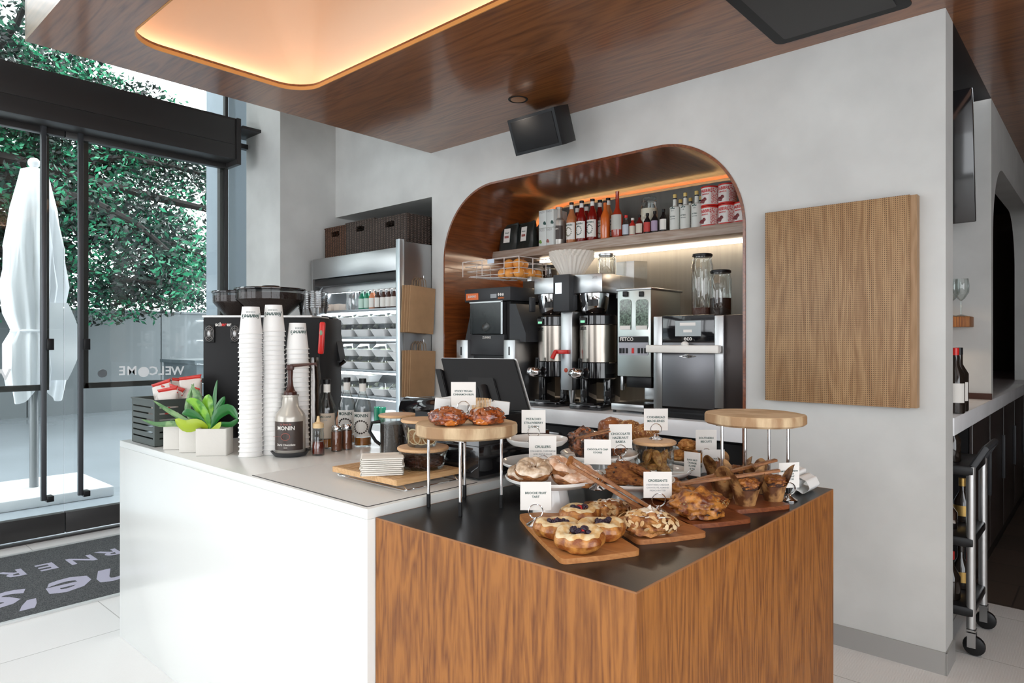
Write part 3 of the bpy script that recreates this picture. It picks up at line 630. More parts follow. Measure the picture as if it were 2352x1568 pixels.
dr = MB(); cx_, cz_ = J(1113).x, J(1113, 725).z
dr.blob((cx_, JY+.03, cz_+.01), (.075, .035, .085), 0, sub=3); dr.blob((cx_+.02, JY+.01, cz_-.08), (.05, .03, .04), .1, sub=2)
part('squeezing_drum', dr, mat('grey_drum', (.05, .055, .055), .3, coat=.3), ju)
# slanted side hoods
for s, (a, b, c_, d) in (('r', ((1166, 697), (1180, 697), (1203, 765), (1203, 785))), ('l', ((1080, 697), (1076, 720), (1063, 785), (1063, 800)))):
    pl = [(J(p[0]).x, J(*p).z) for p in (a, b, c_, d)]; bx = J(1166 if s == 'r' else 1080).x
    pl.append((bx, pl[-1][1])); part('side_cover', MB().prism(pl, JY+.02, JY+.40, 'xz'), m_dgrey, ju)
for a, b, sl in ((1163, 1190, 1176), (1055, 1081, 1066)):
    bn = part('peel_bin', MB().box(*xs(a, b), JY-.03, JY+.38, .977, J(a, 780).z, .006), m_steel, ju)
    part('slot', MB().box(*xs(sl-1, sl+1.5), JY-.032, JY-.029, *zs(sl, 796, 815)), m_blk, bn)
part('base', MB().box(*xs(1075, 1170), JY+.03, JY+.4, .976, J(1120, 815).z-.002), m_blk, ju)
# feeder basket of white wire
BY0, BY1 = 3.30, 3.72; bx0, bx1 = J(1063, y=BY0).x, J(1192, y=BY0).x; bzt = J(1120, 596, BY0).z; bz0 = bzt-.105
bk_ = MB()
for q in range(4):
    z = bzt-q*.034; e = q*.012
    bk_.tube([(bx0+e, BY0+e, z), (bx1-e, BY0+e, z), (bx1-e, BY1-e, z), (bx0+e, BY1-e, z)], .0028, 5, closed=True)
for x in (bx0, bx0+(bx1-bx0)*.36, bx0+(bx1-bx0)*.75, bx1):
    for y in (BY0, BY1): bk_.rod((x, y, bzt), (x, y, bz0), .0032, 5)
for y in (BY0+.14, BY0+.28):
    for x in (bx0, bx1): bk_.rod((x, y, bzt), (x, y, bz0), .0032, 5)
for k in range(16):
    y = BY0+.03+k*.024; bk_.rod((bx0+.03, y, bz0), (bx1-.03, y, bz0-.03), .002, 5)
part('fruit_basket', bk_, mat('white_wire', (.62, .56, .54), .4), ju)
part('basket_tag', MB().box(J(1121, y=BY0).x, J(1136, y=BY0).x, BY0-.006, BY0-.004, bzt-.03, bzt), mat('pale_blue_tag', (.55, .65, .78), .5), ju)
part('chute', MB().box(bx1-.03, bx1+.005, 3.42, 3.7, bz0-.05, bz0-.02), m_steel, ju)
m_orange = mat('orange_peel', (.72, .30, .06), .45, bump=.3, bscale=300, var=1, vscale=8)
og = None; rnd = random.Random(8); oi = 0
for (x, y, z) in [(.40, .08, 0), (.49, .07, 0), (.58, .08, 0), (.36, .17, 0), (.45, .16, 0), (.54, .17, 0), (.60, .18, 0), (.38, .27, 0), (.48, .27, 0), (.57, .28, 0), (.44, .11, .066), (.53, .12, .066), (.49, .21, .066)]:
    x = x*(bx1-bx0)/.66; L_ = (bx0+x, BY0+y-.01, bz0-.028+z+ (.0 if z else .0)+.002*oi*0)
    if og is None:
        og = single('orange', MB().blob((0, 0, .035), (.036, .036, .035), .02, 2, 1), m_orange, 'x', 'orange', loc=L_)
    else: c_ = dup(og, L_)
    t = og if oi == 0 else c_
    t['label'] = 'orange in the juicer basket, '+('front row, leftmost', 'front row, second from the left', 'front row, right end', 'middle row, leftmost', 'middle row, second from the left', 'middle row, third from the left', 'middle row, right end', 'back row, left', 'back row, middle', 'back row, right', 'on top, left', 'on top, right', 'on top, rearmost')[oi]; t['group'] = 'oranges in the juicer basket'; oi += 1
# ---------------------------------------------------------------- twin coffee brewer
KY = 3.45
Kx = lambda px, py=784, y=KY: atY(px, py, y)
bw = thing('coffee_brewer', 'steel twin head batch coffee brewer with a touch panel', 'coffee machine', (Kx(1300).x, KY+.25, .975))
def KB(a, b, t, bt_, d0, d1, bev=.004, y=KY): return MB().box(Kx(a, y=y).x, Kx(b, y=y).x, y+d0, y+d1, Kx(a, bt_, y).z, Kx(a, t, y).z, bev)
part('left_head', KB(1227, 1284, 640, 676, 0, .36), m_steel, bw); part('right_head', KB(1316, 1383, 632, 674, 0, .36), m_steel, bw)
tp = part('touch_panel', KB(1281, 1318, 633, 716, -.05, .02, .006), m_dgrey, bw); part('screen', KB(1287, 1301, 651, 676, -.053, -.05, 0), mat('lit_screen', (.8, .85, .9), .2, emit=(.75, .82, .95), es=.7), tp)
text('XTS', .022, m_ink2, bw, facing((Kx(1366).x, KY-.001, Kx(1366, 637).z)))
part('column', KB(1288, 1314, 716, 895, 0, .2), m_steel, bw)
part('back_plate', KB(1255, 1375, 660, 880, .28, .36), m_blk, bw)
rl = part('red_tap', KB(1279, 1309, 803, 812, -.03, 0), m_red, bw); part('lever', MB().tube([(Kx(1283).x, KY-.03, Kx(1283, 806).z), (Kx(1279).x, KY-.05, Kx(1279, 823).z)], .014, 8), m_red, rl)
part('indicator', MB().blob((Kx(1300).x, KY-.001, Kx(1300, 850).z), (.015, .004, .015), 0, sub=2), mat('amber_lamp', (.6, .08, .03), .3), bw)
part('spout', MB().cyl((Kx(1303).x, KY+.05, .99), .014, Kx(1303, 895).z-.99, .024), m_steel, bw)
for px in (1268, 1366):
    X_ = Kx(px, y=KY+.12).x; Y_ = KY+.12
    k = part('brew_basket', MB().lathe([(0, 1.575), (.065, 1.575), (.085, 1.60), (.100, 1.70), (.100, 1.716), (0, 1.716)], (X_, Y_, 0)), m_chrome, bw)
    part('handle', MB().box(X_-.10, X_-.075, Y_-.13, Y_-.08, 1.60, 1.70, .008), m_dgrey, k); part('label', MB().shell(.0955, -PI/2+.15, -PI/2+.85, 1.625, 1.665, c=(X_, Y_, 0)), m_blk, k, recalc=False)
disp = None
for i, px in enumerate((1276, 1374)):
    Y_ = KY+.11; X_ = Kx(px, y=Y_).x
    if disp is None:
        disp = bpy.data.objects.new('thermal_dispenser', None); COL.objects.link(disp); r = .122
        part('base', MB().box(-.115, .115, -.17, .13, 0, .035, .01).box(-.06, .06, -.16, -.05, .035, .042), m_blkg, disp)
        for sx in (-1, 1): part('stand_leg', MB().box(sx*.085-.028, sx*.085+.028, -.04, .09, .03, .20, .01), m_blkg, disp)
        part('lower_band', MB().cyl((0, 0, .19), r, .105, n=32, bev=.006), m_blkg, disp); part('steel_body', MB().cyl((0, 0, .295), r-.003, .232, n=40), mat('warm_brushed_steel', (.36, .32, .28), .25, 1), disp)
        part('upper_band', MB().cyl((0, 0, .527), r, .065, n=32, bev=.006), m_blkg, disp)
        part('display', MB().box(-.065, -.015, -r-.006, -r+.02, .535, .575, .003), m_blk, disp); part('green_screen', MB().box(-.055, -.025, -r-.008, -r-.006, .542, .556), mat('green_lcd', (.2, .6, .35), .3, emit=(.3, .9, .55), es=.5), disp)
        wrap('LUXUS', .026, m_blk, disp, r-.003, .505, a=-PI/2-.5)
        sp = part('spigot', MB().blob((-.07, -r-.035, .225), (.052, .04, .035), .05, sub=3), m_chrome, disp); part('lever', MB().box(-.052, -.046, -r-.04, -r-.03, .255, .31).box(-.034, -.028, -r-.04, -r-.03, .255, .31).box(-.052, -.028, -r-.04, -r-.03, .31, .318), m_blk, sp)
        c_ = disp
    else: c_ = dup(disp)
    put(c_, (X_, Y_, .976), .1); tag(c_, 'steel coffee dispenser with black stand under the %s brewer head' % ('left', 'right')[i], 'coffee dispenser', 'coffee dispensers under the brewer')
BT = Kx(1300, 632).z+.001
m_filter = mat('filter_paper', (.80, .75, .68), .8)
def flt(nm):
    return MB().grid(lambda u, v: (((.07+.075*v)*(1+.07*v*math.cos(2*PI*u*26)))*math.cos(2*PI*u), ((.07+.075*v)*(1+.07*v*math.cos(2*PI*u*26)))*math.sin(2*PI*u), .13*v), 208, 5, cu=True).lathe([(0, .001), (.071, .001)], n=26)
f0 = None
fp = Kx(1316, y=KY+.15)
for k in range(4):
    if f0 is None: f0 = single('coffee_filter', flt('f'), m_filter, 'x', 'coffee filter', 'fluted coffee filters on the brewer', loc=(fp.x-.01, fp.y, BT), sharp=80); c_ = f0
    else: c_ = dup(f0, (fp.x-.01, fp.y, BT+.013*k))
    c_['label'] = 'white fluted paper coffee filter, %s from the bottom of the nested pile' % nth(k+1); c_.rotation_euler.z = k*.31
def jar(nm, px, Y, z, r, h, fill_m, fill_h, lid_m, label, blobs=0, lid_h=.016, fill_top=None, cat='jar'):
    o = bpy.data.objects.new(nm, None); COL.objects.link(o)
    part('glass', MB().lathe([(0, 0), (r*.94, 0), (r, .006), (r, h*.86), (r*.88, h*.92), (r*.88, h)], n=28), m_jar, o)
    if fill_m: part('contents', MB().lathe([(0, .004), (r*.92, .006), (r*.95, fill_h), (0, fill_h+.002)], n=24), fill_m, o)
    part('lid', MB().cyl((0, 0, h), r*.95, lid_h, bev=.003), lid_m, o)
    put(o, (Kx(px, y=Y).x, Y, z)); return tag(o, label, cat)
m_cof = mat('coffee_grounds', (.035, .018, .012), .7, bump=.6, bscale=200)
jar('glass_jar', 1263, KY+.2, BT, .052, .085, m_cof, .07, m_dgrey, 'small glass jar of dark coffee left of the paper filters')
o = jar('glass_jar', 1394, KY+.14, BT, .058, .115, None, 0, m_steel, 'glass jar of cinnamon sticks on the brewer right of the filters')
st = MB(); rr = random.Random(2)
for k in range(14): a = rr.uniform(0, 6.28); st.rod((.03*math.cos(a), .03*math.sin(a), .006), (.035*math.cos(a+rr.uniform(2, 4)), .035*math.sin(a+2.5), .09), .005, 6)
part('cinnamon_sticks', st, mat('cinnamon', (.24, .07, .03), .7), o)
ac = thing('acrylic_bin', 'open clear wedge shaped plastic bin behind the cinnamon jar', 'container', (Kx(1446, y=KY+.3).x, KY+.3, BT))
px0, px1 = Kx(1425, y=KY+.25).x, Kx(1466, y=KY+.25).x
part('bin_shell', MB().prism([(KY+.2, BT-.09), (KY+.2, BT+.08), (KY+.36, BT+.09), (KY+.36, BT-.09)], px0, px1, 'yz'), glass('frosted_acrylic', (.72, .70, .66), .16, .2), ac)
part('support', MB().box(px0, px1, KY+.2, KY+.36, BT-.15, BT-.092), m_steel, ac)
# ---------------------------------------------------------------- grinder
gr = thing('coffee_grinder', 'steel dual hopper coffee grinder between the brewer and the oven', 'coffee grinder', (Kx(1455).x, KY+.15, .975))
part('body', KB(1418, 1495, 668, 863, 0, .36), mat('pale_steel', (.52, .56, .54), .35, 1), gr)
part('lid', KB(1416, 1497, 664, 669, -.006, .38), m_steel, gr)
for a, b in ((1424, 1450), (1461, 1489)):
    x0, x1 = Kx(a).x, Kx(b).x; z0, z1 = Kx(a, 757).z, Kx(a, 688).z
    wd = part('hopper_window', MB().prism(rrect(x0, x1, z0, z1, .02, 6), KY-.004, KY-.001, 'xz'), mat('bean_window', (.05, .07, .055), .15, coat=.6, var=1, vscale=120, vcol=(.18, .26, .2)), gr)
    part('window_lip', MB().box(x0+.004, x1-.004, KY-.007, KY-.004, z0, z0+.024), m_card, wd)
for px in (1437, 1474): part('latch', MB().box(Kx(px-5).x, Kx(px+5).x, KY-.012, KY-.001, Kx(px, 681).z, Kx(px, 669).z, .003), m_blk, gr)
pn = part('control_panel', MB().prism(rrect(Kx(1422).x, Kx(1490).x, Kx(1422, 815).z, Kx(1422, 772).z, .012, 4), KY-.005, KY-.001, 'xz'), mat('panel_grey', (.42, .43, .48), .4), gr)
part('name_band', MB().box(Kx(1422.5).x, Kx(1489.5).x, KY-.007, KY-.005, Kx(1422, 786).z, Kx(1422, 773).z), m_blk, pn); text('FETCO', .03, m_card, pn, facing((Kx(1441).x, KY-.008, Kx(1441, 779).z)))
bb = MB()
for px in (1426.5, 1433.5, 1441, 1468.5, 1476, 1483.5): bb.box(Kx(px-2.3).x, Kx(px+2.3).x, KY-.009, KY-.005, Kx(px, 811).z, Kx(px, 799).z)
part('buttons', bb, m_blk, pn); part('red_button', MB().box(Kx(1452.5).x, Kx(1457.5).x, KY-.009, KY-.005, Kx(1455, 811).z, Kx(1455, 799).z), m_red, pn)
part('chute', KB(1432, 1490, 864, 889, .03, .28), m_blk, gr); part('post', KB(1423, 1429, 863, 896, .01, .03), m_steel, gr)
part('rear_column', KB(1440, 1478, 889, 922, .2, .34), m_steel, gr); part('drip_base', MB().box(Kx(1412).x, Kx(1487).x, KY-.04, KY+.34, .99, 1.03, .004), m_steel, gr)
ft = MB()
for px in (1416, 1483):
    for dy in (-.02, .3): ft.cyl((Kx(px).x, KY+dy, .976), .01, .015)
part('feet', ft, m_blk, gr)
# ---------------------------------------------------------------- rapid oven
OY = 3.36
def OB(a, b, t, bt_, d0, d1, bev=.003): return MB().box(J(a).x, J(b).x, OY+d0, OY+d1, J(a, bt_).z, J(a, t).z, bev)
ov = thing('countertop_oven', 'steel high speed oven with a wide white handle at the right end of the arch', 'oven', (J(1585).x, OY+.25, .975))
part('body', MB().box(J(1503).x, -1.412, OY+.03, OY+.58, 1.0, J(1503, 727).z, .004), mat('dark_oven_side', (.05, .04, .038), .35, .5), ov)
part('steel_frame', OB(1501, 1521, 727, 937, 0, .03).box(J(1641).x, J(1662).x, OY, OY+.03, J(1641, 937).z, J(1641, 724).z, .003), m_steel, ov)
gp = part('control_glass', OB(1521, 1641, 725, 784, .002, .03), m_blkg, ov)
part('touch_screen', OB(1551, 1610, 737, 772, -.001, .002, 0), mat('reflecting_screen', (.35, .40, .42), .12, coat=.8), gp); text('eco', .034, m_card, gp, facing((J(1580).x, OY, J(1580, 777).z)))
part('screen_icons', OB(1562, 1598, 741, 748, -.003, -.001, 0).box(J(1570).x, J(1590).x, OY-.003, OY-.001, J(1570, 763).z, J(1570, 757).z), m_card, gp)
dd = part('door', OB(1521, 1641, 786, 932, .0, .03), mat('door_steel', (.17, .17, .18), .35, .9, bump=.03, bscale=200, stretch=(20, 1, 1)), ov)
part('handle', OB(1494, 1660, 792, 809, -.055, -.02, .006).box(J(1500).x, J(1516).x, OY-.03, OY, J(1500, 808).z, J(1500, 793).z).box(J(1640).x, J(1656).x, OY-.03, OY, J(1640, 808).z, J(1640, 793).z), mat('ivory_handle', (.82, .80, .76), .3), dd)
part('handle_knob', MB().blob((J(1581).x, OY-.04, J(1581, 790).z), (.022, .018, .016), 0, sub=2), MATS['ivory_handle'], dd)
part('badge', MB().prism([(J(1560).x, J(1560, 818).z), (J(1580).x, J(1580, 822.5).z), (J(1600).x, J(1600, 818).z), (J(1580).x, J(1580, 813).z)], OY-.004, OY, 'xz'), m_chrome, dd)
text('MERRYCHEF', .011, m_blk, dd, facing((J(1580).x, OY-.005, J(1580, 818).z)))
part('base', MB().box(J(1516).x, J(1662).x, OY+.012, OY+.5, .9765, 1.02, .003).box(J(1516).x, J(1662).x, OY, OY+.012, J(1516, 942).z, J(1516, 936).z), m_blk, ov)
vt = MB()
for k in range(12): z = 1.10+k*.036; vt.box(-1.4115, -1.410, OY+.12, OY+.34, z, z+.016)
part('side_vents', vt, mat('vent_rust', (.12, .03, .02), .5), ov)
OT = J(1585, 725).z+.001
jt = jar('glass_jar', 1613, OY+.2, OT, .060, .34, mat('jar_tea', (.10, .03, .015), .5, bump=.5, bscale=90), .05, m_blk, 'tall empty glass jar with black lid on top of the oven')
jt2 = jar('glass_jar', 1655, OY+.2, OT, .060, .24, m_cof, .10, m_blk, 'shorter glass jar half full of dark coffee on the oven')
part('blue_band', MB().lathe([(.0605, .155), (.0605, .18)], n=28), mat('blue_band', (.10, .13, .22), .4), jt2)
# ---------------------------------------------------------------- speaker, ceiling panel, wall panel
sp = thing('loudspeaker', 'black angular loudspeaker mounted high on the wall over the arch', 'speaker', (0, 0, 0))
t = MB().prism([(-.175, -.10), (.175, -.10), (.185, -.07), (.12, .12), (-.12, .12), (-.185, -.07)], -.105, .105, 'xy'); bmesh.ops.bevel(t.bm, geom=[e for e in t.bm.edges if len(e.link_faces) == 2 and e.calc_face_angle(0) > .35], offset=.012, segments=3, affect='EDGES')
part('cabinet', t, m_blk, sp)
part('grille', MB().box(-.155, .155, -.1035, -.0995, -.088, .088, .002), m_blkm, sp); part('bracket', MB().box(-.025, .025, .10, .19, .0, .05, .005), m_blk, sp)
p = atY(1250, 298, YW-.24); sp.location = p; sp.rotation_euler = (math.radians(22), 0, 0)
o = thing('ceiling_hatch', 'flat black rounded panel set in the walnut ceiling near the wall end', 'ceiling panel', (-.9, 2.9, HC))
part('frame', MB().prism(rrect(-1.18, -.62, 2.2, 3.19, .035, 5), HC-.006, HC-.0005, 'xy'), m_blkm, o); part('panel', MB().prism(rrect(-1.13, -.67, 2.25, 3.14, .01, 3), HC-.009, HC-.006, 'xy'), mat('hatch_panel', (.022, .02, .02), .5), o)
dl = onZ(1190, 228, HC); o = thing('downlight', 'small round recessed downlight in the walnut ceiling above the speaker', 'downlight', (dl.x, dl.y, HC))
part('trim_ring', MB().lathe([(.045, HC-.001), (.055, HC-.004), (.058, HC-.001)], (dl.x, dl.y, 0)), m_blkm, o); part('lens', MB().cyl((dl.x, dl.y, HC-.0025), .044, .001), mat('dim_lens', (.30, .14, .06), .3), o)
o = thing('wall_panel', 'square perforated light oak panel hung on the grey wall', 'wall panel', (-.955, 3.28, 1.115))
part('face', MB().box(-1.264, -.646, 3.255, 3.262, 1.115, 2.026, .001), wood('perforated_oak', (.42, .26, .13), (.26, .14, .06), 'z', 1.5, .5, holes=True), o)
part('backing', MB().box(-1.262, -.62, 3.262, 3.308, 1.117, 2.024), wood('oak_side', (.38, .23, .12), (.28, .16, .07), 'z', 2, .5), o)
# ---------------------------------------------------------------- open cooler in the recess
FY = 3.023; FXa, FXb = -4.955, -3.775
cz = lambda py: atY(912, py, FY).z
fr = thing('open_cooler', 'tall stainless open display cooler in the wall recess left of the arch', 'cooler', (-4.36, 3.3, 0))
part('back_panel', MB().box(FXa, FXb, 3.66, 3.70, 0, 2.08), mat('white_liner', (.8, .82, .83), .4), fr)
part('side_panel', MB().box(FXb-.03, FXb, FY+.03, 3.70, 0, 2.115, .002), m_steel, fr); part('side_panel', MB().box(FXa, FXa+.03, FY, 3.70, 0, 2.07, .002), m_steel, fr)
part('post', MB().box(FXb-.045, FXb, FY-.012, FY+.03, 0, 2.13, .003), mat('post_steel', (.72, .78, .82), .3, .9), fr)
part('header', MB().box(FXa+.03, FXb-.045, FY, 3.66, cz(620), 2.075, .003), m_steel, fr)
part('shade_roller', MB().box(FXa+.03, FXb-.045, FY+.02, FY+.09, cz(640), cz(621), .004), m_blk, fr); part('inner_header', MB().box(FXa+.03, FXb-.045, FY+.1, FY+.14, cz(656), cz(638)), m_steel, fr)
shz = []
for py in (705, 772, 852, 915):
    z = atY(912, py, FY+.04).z; shz.append(z)
    s = part('shelf', MB().box(FXa+.03, FXb-.03, FY+.04, 3.64, z-.02, z, .002), mat('cooler_shelf', (.30, .32, .34), .3, .8), fr)
    part('light_strip', MB().box(FXa+.05, FXb-.05, FY+.09, FY+.11, z-.034, z-.0205), mat('cool_led', (1, 1, 1), emit=(.86, .94, 1), es=14), s)
part('base', MB().box(FXa+.03, FXb-.03, FY, 3.64, 0, .35), m_dgrey, fr)
part('light_strip', MB().box(FXa+.05, FXb-.05, FY+.16, FY+.18, cz(655), cz(655)+.015), MATS['cool_led'], fr)
# takeout trays with clear lids
m_tray = mat('white_tray', (.84, .85, .85), .45); m_lid = glass('clear_lid', (.93, .95, .96), .14, .08)
def frus(a, b, c_, d, h, z0=0):
    """rounded rectangular frustum"""
    m = MB(); P0 = rrect(-a, a, -b, b, min(a, b)*.3, 4); P1 = rrect(-c_, c_, -d, d, min(c_, d)*.3, 4); n = len(P0)
    m.grid(lambda u, v: ((P0[int(round(u*n)) % n][0]*(1-v)+P1[int(round(u*n)) % n][0]*v), (P0[int(round(u*n)) % n][1]*(1-v)+P1[int(round(u*n)) % n][1]*v), z0+h*v), n, 1, cu=True)
    return m
tt = bpy.data.objects.new('takeout_tray', None); COL.objects.link(tt)
x = frus(.07, .05, .095, .075, .05); x.prism(rrect(-.07, .07, -.05, .05, .015, 4), 0, .002, 'xy'); x.prism(rrect(-.1, .1, -.08, .08, .025, 4), .05, .054, 'xy', holes=[rrect(-.09, .09, -.07, .07, .02, 4)]); part('tray', x, m_tray, tt)
x = frus(.095, .075, .065, .045, .042, .055); x.prism(rrect(-.065, .065, -.045, .045, .014, 4), .097, .098, 'xy'); part('lid', x, m_lid, tt)
part('food', MB().blob((0, 0, .035), (.07, .05, .028), .25, 4, 3, sub=2), mat('pale_food', (.75, .72, .64), .7, var=1, vscale=40, vcol=(.45, .5, .3)), tt)
bl = bpy.data.objects.new('takeout_bowl', None); COL.objects.link(bl)
x = frus(.05, .05, .085, .085, .06); x.prism(rrect(-.05, .05, -.05, .05, .02, 4), 0, .002, 'xy'); x.prism(rrect(-.09, .09, -.09, .09, .03, 4), .06, .066, 'xy'); part('bowl', x, m_tray, bl)
u1 = [False, False]; SN = ['topmost', 'second', 'third', 'fourth']
def place(kind, X, Y, Z, s, g):
    src = (tt, bl)[kind]
    o = src if not u1[kind] else dup(src)
    if not u1[kind]: u1[kind] = True
    o.location = (X, Y, Z); o['label'] = s; o['category'] = ('takeout tray', 'takeout bowl')[kind]; o['group'] = g
COLS = ['far left', 'left', 'centre left', 'centre', 'right']
for si, zz in ((1, shz[1]), (2, shz[2]), (3, shz[3])):
    for ci in range(5):
        X = FXa+.15+ci*.215; kind = 1 if (ci == 4 and si == 2) else 0; n = 3 if kind else 2
        if si == 3 and ci > 2: n = 1
        for j in range(n):
            place(kind, X, FY+.15+.01*(j % 2), zz+.001+(.067 if kind else .0985)*j, 'white takeout %s, %s column, %s cooler shelf, %s' % (('tray', 'bowl')[kind], COLS[ci], SN[si], ('bottom', 'stacked second', 'stacked third')[j]), 'takeout containers on the %s cooler shelf' % SN[si])
# bottles on the top cooler shelf
GB = 'bottled drinks on the top cooler shelf'
def sbot(body, labm, capm):
    return bottle([(.026, 0), (.029, .004), (.029, .095), (.013, .13), (.012, .165)], (.0135, .163, .178), body, capm, (.012, .085, labm), None, (.125, .158, .0135, .0125, labm), name='drink_bottle', n=16)
m_grn = mat('green_bottle', (.01, .22, .12), .2, coat=.4); m_brn = mat('brown_bottle', (.05, .02, .015), .2, coat=.4)
bA = sbot(m_grn, mat('pale_green_label', (.5, .68, .6), .5), m_grn); bB = sbot(m_brn, m_labw, mat('silver_cap', (.5, .48, .46), .4, .6)); bC = sbot(mat('pink_drink', (.7, .25, .12), .2), m_labw, m_labw)
seq = [(832, bA, 'green drink bottle, leftmost on the top cooler shelf'), (844, bA, 'green drink bottle beside the pink one'), (856, bC, 'pink orange drink bottle on the top cooler shelf'), (869, bB, 'brown bottle with white label beside the pink drink'), (882, bB, 'brown bottle with white label, second right of the pink drink'), (894, bB, 'brown bottle with white label, third right of the pink drink'), (906, bB, 'brown bottle with white label nearest the cooler post')]
used = set()
for px, t, s in seq:
    p = atY(px, 700, FY+.12); o = t if t.name not in used else dup(t); used.add(t.name); put(o, (p.x, FY+.12, shz[0]+.001)); lab(o, s, group=GB)
p = atY(806, 690, FY+.12); o = single('glass_pitcher', MB().lathe([(0, 0), (.05, .0), (.058, .02), (.055, .11), (.045, .15), (.05, .17)], n=24), m_lid, 'clear plastic pitcher on the top cooler shelf', 'pitcher', loc=(p.x, FY+.14, shz[0]+.001))
for px, s in ((765, 'small cardboard box left on the top cooler shelf'), (782, 'small cardboard box beside the clear pitcher')):
    p = atY(px, 690, FY+.12); b_ = single('carton', MB().box(-.032, .032, -.04, .04, 0, .055, .002), mat('pale_carton', (.62, .52, .44), .7), s, 'box', 'small boxes on the top cooler shelf', loc=(p.x, FY+.12, shz[0]+.001))
for px, s in ((862, 'green can under the lowest cooler shelf, left'), (874, 'green can under the lowest cooler shelf, right')):
    p = atY(px, 945, FY+.1); single('drink_can', MB().cyl((0, 0, 0), .026, .12, bev=.003), m_grn, s, 'can', 'green cans at the bottom of the cooler', loc=(p.x, FY+.12, .78))
single('cooler_riser', MB().box(FXa+.05, FXb-.05, FY+.03, 3.6, .36, .779), mat('white_riser', (.75, .78, .8), .4), 'white plinth at the bottom of the open cooler', 'plinth')
for px, s in ((888, 'white milk carton, left of two under the lowest cooler shelf'), (902, 'white milk carton nearest the cooler post')):
    p = atY(px, 945, FY+.1); single('milk_carton', MB().box(-.03, .03, -.03, .03, 0, .10, .003), m_tray, s, 'carton', 'white cartons at the bottom of the cooler', loc=(p.x, FY+.14, .78))
# baskets on the cooler
def wicker(nm, col):
    m = mat(nm, col, .8); nt = m.node_tree; N = nt.nodes.new; L = nt.links.new; b = nt.nodes['Principled BSDF']
    tc = N('ShaderNodeTexCoord'); sp_ = N('ShaderNodeSeparateXYZ'); L(tc.outputs['Object'], sp_.inputs[0])
    ad = N('ShaderNodeMath'); ad.operation = 'ADD'; L(sp_.outputs[0], ad.inputs[0]); L(sp_.outputs[1], ad.inputs[1]); v = []
    for s_, k in ((ad.outputs[0], 2*PI/.034), (sp_.outputs[2], 2*PI/.013)):
        a = N('ShaderNodeMath'); a.operation = 'MULTIPLY'; a.inputs[1].default_value = k; L(s_, a.inputs[0]); c = N('ShaderNodeMath'); c.operation = 'SINE'; L(a.outputs[0], c.inputs[0]); v.append(c.outputs[0])
    mu = N('ShaderNodeMath'); mu.operation = 'MULTIPLY'; L(v[0], mu.inputs[0]); L(v[1], mu.inputs[1]); m2 = N('ShaderNodeMath'); m2.operation = 'MULTIPLY_ADD'; m2.inputs[1].default_value = .6; L(v[0], m2.inputs[0]); L(mu.outputs[0], m2.inputs[2])
    r = N('ShaderNodeValToRGB'); r.color_ramp.elements[0].color = (*[c*.35 for c in col], 1); r.color_ramp.elements[1].color = (*[min(1, c*1.5) for c in col], 1); r.color_ramp.elements[0].position = .1
    L(m2.outputs[0], r.inputs['Fac']); L(r.outputs[0], b.inputs['Base Color']); bp = N('ShaderNodeBump'); bp.inputs['Distance'].default_value = .006; L(m2.outputs[0], bp.inputs['Height']); L(bp.outputs[0], b.inputs['Normal']); return m
mwk = wicker('dark_wicker', (.15, .105, .085)); mwk2 = wicker('brown_wicker', (.19, .085, .045))
def basket(x0, x1, y0, y1, z0, h, m, s):
    o = thing('wicker_basket', s, 'basket', ((x0+x1)/2, (y0+y1)/2, z0), 'wicker baskets on top of the cooler')
    hx = (x0+x1)/2; hz = z0+h*.78; q = MB()
    for (yy, y2) in ((y0, y0+.012), (y1-.012, y1)): q.prism([(x0, z0), (x1, z0), (x1, z0+h), (x0, z0+h)], yy, y2, 'xz', holes=[rrect(hx-.055, hx+.055, hz-.02, hz+.025, .012, 3)])
    q.box(x0, x0+.012, y0+.012, y1-.012, z0, z0+h).box(x1-.012, x1, y0+.012, y1-.012, z0, z0+h).box(x0+.01, x1-.01, y0+.01, y1-.01, z0, z0+.01)
    part('weave', q, m, o); part('rim', MB().tube([(x0, y0, z0+h), (x1, y0, z0+h), (x1, y1, z0+h), (x0, y1, z0+h)], .007, 6, closed=True), m, o)
by = FY+.13
for a, b, t, m, s, dy in ((746, 795, 517, mwk2, 'small brown wicker basket with a hand hole, leftmost on the cooler', .0), (794, 861, 501, mwk, 'dark wicker basket in the middle of the three on the cooler', -.02), (857, 940, 489, mwk, 'large dark wicker basket at the right end on the cooler', -.04)):
    y = by+dy; x0, x1 = atY(a, 500, y).x, atY(b, 500, y).x; basket(x0+.004, min(x1-.004, FXb-.045), y, y+.34, 2.077, atY(b, t, y).z-2.077, m, s)
